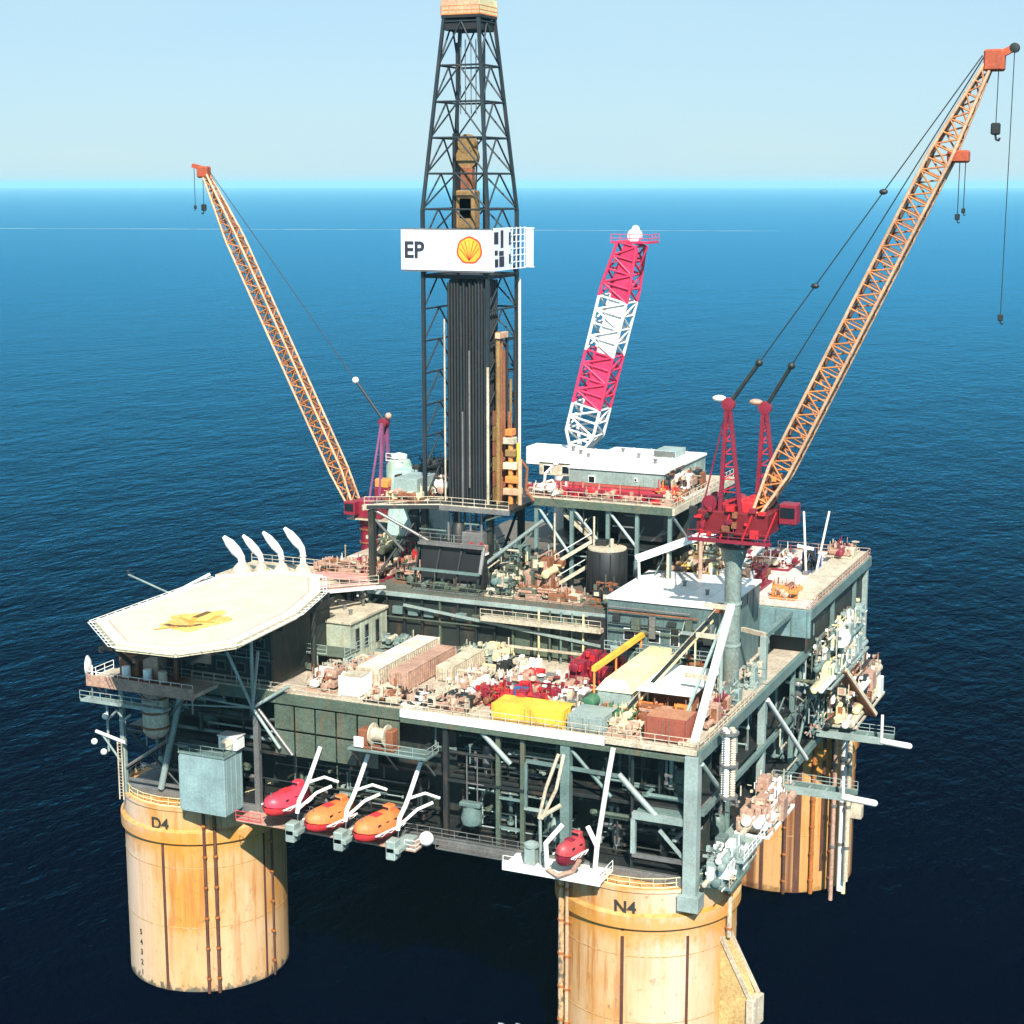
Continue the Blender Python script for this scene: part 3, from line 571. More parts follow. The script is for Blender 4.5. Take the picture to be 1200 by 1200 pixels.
# ------------------------------------------------------------------ lifeboats and davits
def lifeboat(u, v, z, label, L=7.6, Wd=3.1, top=BOATO, bot=BOATR, grp='orange lifeboats in davits'):
    t = thing('lifeboat', label, 'lifeboat', (u, v, z), R(-12), grp)
    n = 15; b = MB(); c = MB(); prof_h, prof_c = [], []
    def sec(i): x = i / (n - 1) * 2 - 1; return x, math.sqrt(max(0.0, 1 - abs(x) ** 2.6))
    def skin(m, fn, kk):
        rows = []
        for i in range(n):
            x, s = sec(i); s = max(s, 0.08); rows.append([m.bm.verts.new(fn(x, s, k / kk)) for k in range(kk + 1)])
        for a, e in zip(rows[:-1], rows[1:]):
            for k in range(kk): m.bm.faces.new((a[k], a[k + 1], e[k + 1], e[k]))
        m.bm.faces.new(rows[0]); m.bm.faces.new(rows[-1][::-1])
    skin(b, lambda x, s, q: (Wd / 2 * s * math.cos(math.pi * (1 + q)), x * L / 2, 1.3 + 0.35 * x * x + (1.35 * (0.45 + 0.55 * s)) * math.sin(math.pi * (1 + q))), 12)
    skin(c, lambda x, s, q: (Wd / 2 * 0.93 * s * math.cos(math.pi * q), x * L / 2 * 0.96, 1.34 + 0.35 * x * x + 1.5 * s ** 0.6 * math.sin(math.pi * q) ** 0.8), 12)
    b.build('hull', bot, t, smooth=True); c.build('canopy', top, t, smooth=True)
    MB().lathe([(0.1, -0.04), (0.1, 0.04)], 6).build('cleat', STEEL, t, loc=(0, -L / 2, 1.9))
    tw_ = box(t, 'steering_turret', (-0.55, 0.55, L * 0.18, L * 0.34, 2.6, 3.4), top, 0.12); box(tw_, 'window', (-.45, .45, L * .175, L * .178, 2.95, 3.25), GLASS, .005)
    for s in (-1, 1):
        for k in range(3): box(t, 'window', (s * Wd * .40 - .03, s * Wd * .40 + .03, -L * .22 + k * 1.4, -L * .22 + k * 1.4 + .5, 2.0, 2.3), GLASS, .01)
        beam(t, 'fender_strip', (s * Wd * .5, -L * .34, 1.36), (s * Wd * .5, L * .34, 1.36), 0.14, 0.16, WHITE)
    box(t, 'hatch', (-.5, .5, -L * .12, L * .04, 2.78, 2.95), bot, .04)
    for s in (-1, 1):
        b = MB(); P_ = [(s * Wd * .515, -L * .3 + k * L * .1, 1.25 - (.22 if k % 2 else 0)) for k in range(7)]; b.path(P_, .035, 4); b.build('grab_line', WHITE, t)
        bar(t, 'lifting_hook', (0, s * L * .36, 2.3), (0, s * L * .36, 3.2), .07, STEEL)
    bar(t, 'rudder_stock', (0, L * .47, .6), (0, L * .47, 1.8), .08, DARK)
    return t
lifeboat(-5.4, -40.6, 25.4, 'middle lifeboat of the three, orange canopy brightly lit', L=7.7, Wd=3.8)
lifeboat(0.9, -40.6, 25.2, 'right hand lifeboat of the three, next to the white round fender', L=7.7, Wd=3.8)
lifeboat(-11.4, -40.2, 26.2, 'left hand crimson lifeboat of the three, beside the teal cabin', L=7.4, Wd=3.5, top=CRIM, bot=BOATR)
def davit(u, label, h=9.2, lab_m=WHITE):
    t = thing('davit', label, 'davit', (u, -38.2, 24.8), 0, 'white davits holding the lifeboats')
    MB().path([(0.5, 0.3, h), (0.0, -1.6, h - 3.4), (-0.1, -2.4, h - 4.4), (-0.4, -3.3, h - 5.6), (-0.5, -3.6, 2.2)], 0.26, 8).build('davit_arm', lab_m, t)
    MB().path([(0.1, -1.8, h - 3.7), (1.6, -0.8, h - 3.2), (3.4, -0.6, h - 3.6)], 0.17, 8).build('cross_arm', lab_m, t)
    MB().path([(-0.5, -3.6, 2.6), (1.2, -2.0, 4.4), (2.8, -1.2, 5.2)], 0.19, 8).build('inner_arm', lab_m, t)
    box(t, 'foot_frame', (-1.3, 0.3, -5.0, -0.2, -0.1, 0.5), PALE, .06)
    box(t, 'winch', (-1.4, -0.2, -5.0, -3.4, -1.0, 1.3), PALE, .12)
    bar(t, 'fall_wire', (-0.4, -3.6, 2.2), (-0.4, -3.9, 0.2), 0.06, STEEL)
for u, l in ((-8.6, 'white davit between the crimson and the middle lifeboat'), (-2.2, 'white davit between the middle and the right hand lifeboat'), (4.6, 'white davit right of the right hand lifeboat')): davit(u, l)
t = thing('boat_station_walkway', 'pink railed embarkation walkway beneath the three lifeboats', 'walkway', (-5, -39.6, 24.4))
box(t, 'floor', (-13, 11, -1.6, 1.6, 0, 0.25), PINK); rail(t, [(-13, -1.6, .25), (-9.5, -1.6, .25)], CRIM); rail(t, [(9.6, -1.6, .25), (11, -1.6, .25), (11, 1.6, .25)], WHITE)
for x in (-12, -4, 3, 10): bar(t, 'knee_brace', (x, -1.2, 0), (x, 1.4, -0.2), .12, STEEL)
t = thing('round_fender', 'white round float at the right end of the lifeboat walkway', 'float', (6.6, -39.6, 24.7))
MB().ball((0, 0, 0.9), 0.85, (1, 1, 1), 3).build('ball', WHITE, t, smooth='all'); bar(t, 'stem', (0, 0, 0), (0, 0, .3), .25, STEEL)
t = thing('catwalk', 'thin grey catwalk running along the bottom edge between lifeboats and rescue boat', 'walkway', (12, -38.3, 24.2))
box(t, 'floor', (-4.6, 5.2, -.6, .5, 0, .12), STEEL); rail(t, [(-4.6, -.6, .1), (5.2, -.6, .1)], STEEL)
# rescue boat station right of centre
t = thing('rescue_station', 'white railed landing with grey green pump below the right hand davits', 'landing', (22, -39.4, 24.6))
box(t, 'floor', (-5.0, 6.6, -2.0, 1.8, 0, 0.3), WHITE); box(t, 'edge_plate', (-5, 6.6, -2.3, -2.02, -.2, .8), WHITE); box(t, 'pump', (-2.9, -1.6, -1.2, 0.2, .3, 2.4), PALE, .15)
MB().lathe([(.9, 2.4), (.9, 2.7), (.3, 3.0)], 12, (-2.2, -.5, 0)).build('pump_head', PALE, t, smooth=True); rail(t, [(-5, -2, .3), (-3, -2, .3)], WHITE); rail(t, [(6.6, 1.6, .3), (6.6, -2, .3), (5, -2, .3)], WHITE)
for x in (-4.5, 0.5, 6): bar(t, 'knee_brace', (x, -1.5, 0), (x, 1.7, -.5), .14, STEEL)
lifeboat(24.9, -41.0, 26.2, 'dark red rescue boat slung between two long white davits right of centre', L=4.8, Wd=2.4, top=mat('dull red canopy', (0.45, 0.05, 0.06), .5, dirt=.2), bot=MAROON, grp=None)
def long_davit(u, label, tw):
    t = thing('long_davit', label, 'davit', (u, -38.4, 24.8))
    MB().path([(1.0 * tw, 0.4, 14.2), (0.7 * tw, -.6, 10.5), (0.1 * tw, -1.9, 3.6), (0, -2.3, 0.6)], 0.28, 8).build('davit_arm', WHITE, t)
    MB().path([(0.1, -1.9, 3.6), (-1.3 * (1 if tw > 0 else -1), -1.2, 5.4)], 0.28, 8).build('inner_arm', WHITE, t)
    box(t, 'foot', (-.7, .7, -3.0, -1.6, -.2, .9), WHITE, .1)
    return t
long_davit(27.6, 'long straight white davit to the right of the dark red rescue boat', 1.0)
t = thing('twin_davit', 'pale double davit with a V shaped foot left of the rescue boat', 'davit', (20.8, -38.4, 24.8))
for dx in (0, 1.2): MB().path([(1.4 + dx * .5, .4, 12.6), (0.5 + dx, -1.0, 9.0), (-0.1 + dx * .3, -1.6, 5.6)], 0.2, 8).build('davit_arm', CREAM, t)
MB().path([(-0.1, -1.6, 5.6), (2.2, -.8, 7.2)], .26, 8).build('inner_arm', CREAM, t); MB().path([(1.6, -3.2, .6), (1.5, -3.4, 3.6), (3.0, -2.2, 5.6)], .28, 8).build('cradle_arm', WHITE, t); MB().path([(1.6, -3.2, .6), (3, -3.4, .1), (4.6, -3.2, .8), (5.3, -3.0, 2.2)], .3, 8).build('cradle', PINK, t)
bar(t, 'pedestal', (0, -1.2, 0), (0, -1.5, 5.6), .2, PALE)
# small stores balcony on the front face
t = thing('stores_balcony', 'small green balcony on the front face stacked with cream and brown gear', 'balcony', (2.0, -39.0, 35.2))
box(t, 'floor', (-5, 5.2, -1.6, 1.4, 0, .25), GREEN); rail(t, [(-1.8, -1.6, .25), (5.2, -1.6, .25), (5.2, 1.4, .25)], PALE)
for x in (-4.6, 0, 4.8): bar(t, 'knee_brace', (x, -1.4, 0), (x, 1.3, -2.6), .12, STEEL)
t = thing('winch_unit', 'brown and cream winch with round drum on the small front balcony', 'winch', (0.4, -39.2, 35.45))
box(t, 'frame', (-2.4, 2.4, -1, 1, 0, .3), RUST); MB().lathe([(1.3, -1.0), (1.3, -.85), (.8, -.8), (.8, .8), (1.3, .85), (1.3, 1.0)], 18, (0.2, 0, 1.6), 'x').build('drum', CREAM, t, smooth=True)
box(t, 'motor', (-2.3, -1.0, -.8, .8, .3, 2.2), RUST, .1); box(t, 'guard', (1.3, 2.2, -.8, .8, .3, 2.4), RUST, .1); box(t, 'panel', (-2.6, -1.4, -1.25, -.95, .2, 1.4), WHITE, .04)
t = thing('hanging_pump', 'green pump hanging on two thin rods in the lower front bay', 'pump', (11.6, -38.0, 27.2))
MB().lathe([(.2, 0), (1.1, .5), (1.3, 1.2), (1.0, 2.2), (.3, 2.6)], 14).build('casing', GREEN, t, smooth=True); box(t, 'motor', (-1.4, 1.2, -.5, .5, 2.5, 3.0), GREEN, .08)
for x in (-.6, .7): bar(t, 'rod', (x, 0, 2.9), (x, 0, 8.4), .08, STEEL)
bar(t, 'rod', (-.6, 0, 5.2), (1.5, 0, 5.2), .08, STEEL)

# ------------------------------------------------------------------ front right corner cluster
t = thing('hose_bundle', 'thick ribbed white hose bundle hanging beside the near right corner post', 'hose bundle', (40.0, -33.5, 33.0))
for i, (dx, dy) in enumerate(((0, 0), (0.55, 0.5), (-0.45, 0.6), (0.2, 1.1))):
    b = MB(); prof = []
    for k in range(30): prof += [(0.34, k * 0.27), (0.26, k * 0.27 + .13)]
    b.lathe(prof, 10, (dx, dy, 0.2)).build('hose', CREAM if i % 2 else WHITE, t, smooth=True)
for z in (.4, 4, 7.6): MB().lathe([(1.05, z), (1.05, z + .25)], 14, (.1, .55, 0)).build('collar', STEEL, t)
t = thing('side_landing', 'pale outboard landing on the right face above the near column', 'landing', (39.9, -25, 26.6))
box(t, 'floor', (-1.8, 2.6, -9.5, 9.5, 0, .3), PALE); rail(t, [(2.6, -9.5, .3), (2.6, 9.5, .3)], WHITE); box(t, 'lower_floor', (-1.8, 1.6, -11.5, -1, -2.4, -2.1), GREEN); rail(t, [(1.6, -11.5, -2.1), (1.6, -1, -2.1)], CREAM)
for y in (-9, -3, 3, 9): bar(t, 'knee_brace', (2.2, y, 0), (-1.6, y, -3), .16, PALE)
def clump(name, label, cat, loc, ext, n, seed, mats, rz=0, group=None):
    """a machine made of a base frame, casings, drums, pipes and valve wheels"""
    rg = random.Random(seed); t = thing(name, label, cat, loc, rz, group); X, Y, Z = ext
    b = MB(); 
    for sx in (-1, 1): b.box(sx * X - .12, sx * X + .12, -Y, Y, 0, .3)
    for k in range(3): b.box(-X, X, -Y + k * Y - .1, -Y + k * Y + .1, .02, .28)
    b.build('base_frame', rg.choice(mats), t)
    for i in range(int(n * 2.8)):
        k = rg.random(); x = rg.uniform(-X, X) * .8; y = rg.uniform(-Y, Y) * .8; m = rg.choice(mats); z = rg.choice((.3, .3, Z * rg.uniform(.2, .6)))
        if k < .35:
            a, c, h = min(1.0, rg.uniform(.1, .34) * X + .12), min(1.1, rg.uniform(.1, .34) * Y + .12), min(2.6, rg.uniform(.25, .9) * (Z - z))
            box(t, 'casing', (x - a, x + a, y - c, y + c, z, z + h), m, .06)
            if h > .8: box(t, 'hatch', (x - a * .6, x + a * .6, y - c - .03, y - c - .005, z + h * .2, z + h * .8), rg.choice(mats), .01)
        elif k < .55:
            r = min(.55, rg.uniform(.12, .26) * min(X, Z) + .1); L = rg.uniform(.25, .6) * Y + .2
            MB().lathe([(r * .8, -L), (r, -L + .06), (r, L - .06), (r * .8, L)], 16, (x, y, z + r), 'y').build('drum', m, t, smooth=True)
        elif k < .85:
            p = [Vector((x, y, z))]
            for _ in range(3):
                q = p[-1].copy(); ax = rg.choice((0, 1, 2)); q[ax] = rg.uniform(-1, 1) * (X, Y)[ax] if ax < 2 else rg.uniform(.3, Z); p.append(q)
            MB().path(p, rg.choice((.07, .09, .14)), 6).build('pipe', m, t, smooth=True)
        else:
            r = .35 + .2 * rg.random()
            b = MB().lathe([(r, -.05), (r + .06, 0), (r, .05), (r - .07, .05), (r - .07, -.05)], 14, (x, y, z + .7)); b.bar((x, y, z), (x, y, z + .7), .06); b.bar((x - r, y, z + .7), (x + r, y, z + .7), .04, 4); b.bar((x, y - r, z + .7), (x, y + r, z + .7), .04, 4)
            b.build('valve', m, t)
    for m in mats[:3]:
        b = MB()
        for i in range(int(n * 1.6) + 6):
            x, y, z = rg.uniform(-X, X), rg.uniform(-Y, Y), rg.uniform(.1, Z * .8); w_ = rg.uniform(.08, .26)
            if i % 2: b.box(x - w_, x + w_, y - w_ * rg.uniform(.4, 1.4), y + w_, z, z + rg.uniform(.1, .6))
            else:
                q = Vector((x, y, z)); e = q.copy(); k = rg.choice((0, 1, 2, 2)); e[k] += rg.uniform(-1.2, 1.2) if k < 2 else rg.uniform(.4, 1.6); b.bar(q, e, rg.uniform(.04, .09), 5)
        o = b.build('fittings', m, t); o['kind'] = 'stuff'
    return t
clump('riser_termination', 'pinkish white cluster of valves and pipes on the outboard landing, right face', 'valve cluster', (41.2, -21.5, 26.9), (1.9, 5.6, 5.2), 26, 21, [PINK, WHITE, CREAM, PINK])
clump('riser_manifold', 'grey green pipe manifold just behind the foot of the near corner post', 'manifold', (40.2, -33.2, 24.3), (1.6, 3.6, 5.0), 22, 22, [PALE, GREEN, WHITE, CREAM])
t = thing('side_framing', 'green and cream braced framing with hanging ladders on the right face between the posts', 'framing', (38.4, 4, 25)); rg = random.Random(46)
for i in range(46):
    y = rg.uniform(-13, 32); z = rg.uniform(.5, 19 if y > 0 else 12.5); x = rg.uniform(-.2, 1.2); k = rg.random()
    e = (x, min(33, y + rg.uniform(1.5, 5)), z) if k < .35 else ((x, y, z + rg.uniform(1, 3)) if k < .7 else (x, min(33, y + rg.uniform(1, 4)), z + rg.uniform(-2, 2)))
    beam(t, 'frame_member', (x, y, z), e, .14, .18, rg.choice((GREEN, CREAM, PALE, OLIVE, DARK, STEEL)))
# back right outboard booms
def outrig(u, v, z, L, label, seed):
    t = thing('outboard_boom', label, 'boom', (u, v, z))
    b = MB()
    beam(t, 'main_beam', (0, 0, 0), (L * .72, 0, 0), .6, .8, PALE); beam(t, 'second_beam', (0, 2.2, 0), (L * .8, 2.2, 0), .4, .5, GREEN)
    bar(t, 'nose', (L * .7, 0, 0), (L, -0.3, -0.1), .42, WHITE, 12); MB().ball((L, -.3, -.1), .42).build('nose_cap', WHITE, t, smooth='all')
    for k in range(5): beam(t, 'tread', (L * .16 * k + .5, 0, .1), (L * .16 * k + .5, 2.2, .1), .25, .15, PALE)
    rail(t, [(0, 2.2, .3), (L * .8, 2.2, .3)], PALE)
    bar(t, 'bollard', (L * .7, 0, .2), (L * .7, 0, 2.6 if seed == 1 else 3.6), .2, WHITE)
    return t
outrig(38, -8.0, 26, 13.0, 'lower of the two pale booms sticking out right, with a blunt white nose', 1)
outrig(38.5, 13.5, 26.5, 12.4, 'upper of the two pale booms sticking out right, with a short post', 2)

# ------------------------------------------------------------------ main deck modules
def building(name, label, cat, d, wall, roof, h_roof=0.3, doors=(), windows=(), rwin=(), ribs=0, group=None):
    u0, u1, v0, v1, z0, z1 = d; cx, cy = (u0 + u1) / 2, (v0 + v1) / 2; X, Y, Z = (u1 - u0) / 2, (v1 - v0) / 2, z1 - z0
    t = thing(name, label, cat, (cx, cy, z0), 0, group)
    box(t, 'wall', (-X, X, -Y, Y, 0, Z), wall, .06); box(t, 'roof', (-X - .25, X + .25, -Y - .25, Y + .25, Z + .003, Z + h_roof), roof, .05)
    k_ = max(2, int(2 * X / 2.6))
    for i in range(1, k_): box(t, 'roof_seam', (-X + i * 2 * X / k_ - .05, -X + i * 2 * X / k_ + .05, -Y - .2, Y + .2, Z + h_roof + .002, Z + h_roof + .08), roof, .01)
    for i in range(3): MB().lathe([(.22, 0), (.22, .5), (.32, .5), (.32, .62)], 10, (-X * .6 + i * X * .55, Y * (.5 - .4 * i), Z + h_roof)).build('roof_vent', STEEL, t, smooth=True)
    def frame_front(x, z, w_, h, nm, m, inner):
        o = box(t, nm, (x - w_ / 2, x + w_ / 2, -Y - .10, -Y - .003, z, z + h), m, .02)
        MB().box(x - w_ / 2 + .1, x + w_ / 2 - .1, -Y - .13, -Y - .102, z + .1, z + h - .1).build('pane' if nm == 'window' else 'leaf', inner, o)
    for x, z, w_, h in windows: frame_front(x, z, w_, h, 'window', WHITE if wall is not WHITE else STEEL, GLASS)
    for x, z, w_, h in doors: frame_front(x, z, w_, h, 'door', DARK, BLACK)
    for y, z, w_, h in rwin:
        o = box(t, 'window', (X + .003, X + .10, y - w_ / 2, y + w_ / 2, z, z + h), STEEL, .02)
        MB().box(X + .102, X + .13, y - w_ / 2 + .1, y + w_ / 2 - .1, z + .1, z + h - .1).build('pane', GLASS, o)
    if ribs:
        n = int(2 * X / ribs)
        for i in range(n + 1): box(t, 'wall_rib', (-X + i * 2 * X / n - .06, -X + i * 2 * X / n + .06, -Y - .07, -Y - .003, .1, Z - .1), wall, .02)
        n = int(2 * Y / ribs)
        for i in range(n + 1): box(t, 'wall_rib', (X + .003, X + .07, -Y + i * 2 * Y / n - .06, -Y + i * 2 * Y / n + .06, .1, Z - .1), wall, .02)
    return t
building('deck_office', 'two tone cabin with cream roof and tall dark windows behind the helideck front', 'cabin', (-19.0, -12.0, -23.5, -14, 39.9, 44.9), mat('sage wall', (0.40, 0.44, 0.33), .6, dirt=.35), CREAM, .4, windows=((-1.4, 1.6, 1.6, 2.2),), rwin=((-3, 1.2, 1.0, 3.0), (-.6, 1.2, 1.0, 3.0), (2.2, 1.2, 1.0, 3.0)), ribs=1.3)
t = thing('cabin_stairs', 'pale railed stairs and gallery running down in front of the cream roofed cabin', 'stairs', (-14, -26.5, 39.9))
box(t, 'gallery', (-7, 4, -2.0, 1.8, 2.2, 2.4), OLIVE); rail(t, [(-7, -2, 2.4), (1.5, -2, 2.4)], PALE); rail(t, [(4, 5.6, 2.4), (4, -2, 2.4)], PALE)
for a in ((-6.8, -1.8), (0, -1.8), (3.8, -1.8), (3.8, 1.6)): bar(t, 'post', (a[0], a[1], 0), (a[0], a[1], 2.2), .15, PALE)
for i in range(9): box(t, 'step', (3.9 + i * .35, 4.3 + i * .35, -1.9, -.5, 2.1 - i * .24, 2.16 - i * .24), PALE, .01)
for y in (-1.95, -.45): beam(t, 'stringer', (3.9, y, 2.2), (7.2, y, 0), .08, .3, PALE)
beam(t, 'cladding_strip', (-9, -2.2, 1.6), (6, -2.2, -.0), .15, .8, OLIVE)

def container(u, v, z, L, Wd, H, m, label, rz=0, roofm=None, grp='shipping containers and skids on the main deck', name='cargo_container'):
    t = thing(name, label, 'container', (u, v, z), rz, grp)
    box(t, 'body', (-Wd / 2 + .06, Wd / 2 - .06, -L / 2 + .06, L / 2 - .06, .12, H - .06), m, .02)
    b = MB(); n = int(L / .55)
    for i in range(n):
        y = -L / 2 + .3 + i * (L - .6) / (n - 1)
        for s in (-1, 1): b.box(s * (Wd / 2 - .03) - .04, s * (Wd / 2 - .03) + .04, y - .1, y + .1, .25, H - .2)
    o = b.build('side_corrugation', m, t); o['kind'] = 'stuff'
    for sx in (-1, 1):
        for sy in (-1, 1): box(t, 'corner_post', (sx * Wd / 2 - .09, sx * Wd / 2 + .09, sy * L / 2 - .09, sy * L / 2 + .09, 0, H), m, .02)
    for i in range(max(2, int(L / 1.3))):
        k = int(L / 1.3) or 1; y = -L / 2 + .1 + i * (L - .2) / k
        box(t, 'roof_panel', (-Wd / 2 + .02, Wd / 2 - .02, y, y + (L - .2) / k - .06, H - .058, H + .03), roofm or m, .02)
    for s in (0, 1):
        o = box(t, 'door', (-Wd / 2 + .15 + s * (Wd / 2 - .12), -.03 + s * (Wd / 2 - .12), -L / 2 - .02, -L / 2 + .055, .25, H - .2), m, .02)
        bar(o, 'lock_rod', ((-.35, .35)[s], -L / 2 - .06, .3), ((-.35, .35)[s], -L / 2 - .06, H - .25), .03, STEEL, 5)
    return t
CONT = 'containers and boxes on the main deck'
container(-4.6, -24.5, 39.9, 16, 3.0, 2.7, CREAM, 'long cream container with peach ribbed roof, left of the front main deck', 0, mat('peach roof', (0.74, 0.56, 0.46), .6, dirt=.2), CONT)
container(-1.0, -25.0, 39.9, 13, 2.4, 2.4, PINK, 'long faded pink container beside the cream one', 0, PINK, CONT)
container(2.4, -21.5, 39.9, 9, 2.2, 2.0, CREAM, 'shorter cream container right of the faded pink one', 0, CREAM, CONT)
container(-5.1, -34.6, 39.9, 3.0, 2.6, 2.5, WHITE, 'small white cube container with grey green door at the front left of the main deck', 0, CREAM, CONT)
container(18.0, -36.0, 39.9, 1.9, 8.6, 2.0, YELLOW, 'long low yellow box lying along the front edge of the main deck', 0, YELLOW, CONT)
container(34.1, -35.0, 39.9, 3.6, 4.6, 2.8, mat('brown red box', (0.28, 0.07, 0.04), .6, dirt=.3), 'brown red box with pale frame at the near right corner of the main deck', 0, mat('brown roof', (0.42, 0.18, 0.09), .6, dirt=.3), CONT)
container(25.0, -35.9, 39.9, 2.2, 4.2, 1.9, PALE, 'pale grey basket crate right of the long yellow box', 0, PALE, CONT)
t = thing('laydown_hut', 'hut with clean white roof on the right of the main deck', 'hut', (32.0, -25.0, 39.9))
box(t, 'roof', (-3.6, 3.0, -5.5, 5.5, 3.4, 3.7), WHITE, .05); box(t, 'wall', (-3.0, 2.4, -2, 4.9, 0, 3.38), RUST, .05)
for sx in (-3.3, 2.7):
    for sy in (-5.2, 0, 5.2): bar(t, 'post', (sx, sy, 0), (sx, sy, 3.4), .14, CREAM)
t = thing('yellow_hopper', 'long pale yellow roofed hopper with orange upper rail, right of centre on the main deck', 'hopper', (26.0, -22.5, 39.9))
box(t, 'lower_casing', (-2.2, 1.8, -8, 6.0, .2, 3.0), PALE, .08); MB().poly([(-2.4, -8.2, 3.0), (2.0, -8.2, 3.0), (2.0, 8, 3.0), (-2.4, 8, 3.0), (-1.4, -7.6, 4.3), (1.2, -7.6, 4.3), (1.2, 7.6, 4.3), (-1.4, 7.6, 4.3)], [(3, 2, 1, 0), (4, 5, 6, 7), (0, 1, 5, 4), (1, 2, 6, 5), (2, 3, 7, 6), (3, 0, 4, 7)]).build('lid', YELP, t, bev=.08)
for y in (-8, -1, 7.6): bar(t, 'post', (-2.6, y, 0), (-2.6, y, 5.4), .14, ORANGE)
beam(t, 'upper_rail', (-2.6, -8.2, 5.4), (-2.6, 9.2, 5.4), .5, .6, YELLOW); beam(t, 'upper_rail', (-3.6, 0, 4.6), (-3.6, 9.2, 4.6), 1.0, .3, ORANGE)
MB().lathe([(.6, -1), (.8, -.9), (.8, .9), (.6, 1)], 18, (-2.6, -9, 1.8), 'y').build('green_drum', GREENB, t, smooth=True)
# inclined white boom support at the right
t = thing('inclined_ramp', 'tall inclined cream boom rest with cross braces at the near right corner', 'boom rest', (37.0, -36.6, 39.9))
for dx in (0.0, 2.4): MB().beam((dx * -.9 + .2, .2 + dx * .2, .3), (-.9 - dx * .1, 16.6, 11.6), .85 if dx == 0 else .3, .55 if dx == 0 else .3).build('main_rail', WHITE if dx == 0 else PALE, t, bev=.04)
for k, z in ((.45, 0), (.75, 0), (.98, 0)):
    a = Vector((.2, .2, .3)).lerp(Vector((-.9, 16.6, 11.6)), k); beam(t, 'cross_beam', a, a + Vector((-3.2, .4, 0)), .4, .5, CREAM)
bar(t, 'prop', (-.6, 12, 0), (-.6, 12, 8.0), .25, PALE); box(t, 'foot', (-1.4, 1.0, -.6, 1.2, 0, .5), CREAM, .05)
t = thing('sloping_conveyor', 'thin yellow grey conveyor sloping down over the yellow hopper', 'conveyor', (29.8, -19, 39.9))
beam(t, 'boom', (2.8, 3, 8.6), (-1.9, -13.5, 1.2), .35, .45, YELP); beam(t, 'belt', (2.8, 3, 8.9), (-1.9, -13.5, 1.5), .5, .06, DARK)
for k in (.2, .75):
    a = Vector((2.8, 3, 8.6)).lerp(Vector((-1.9, -13.5, 1.2)), k); bar(t, 'leg', (a.x, a.y, 0), a, .12, YELP)
beam(t, 'handrail', (3.2, 3, 9.9), (-1.5, -13.5, 2.5), .07, .07, CREAM)
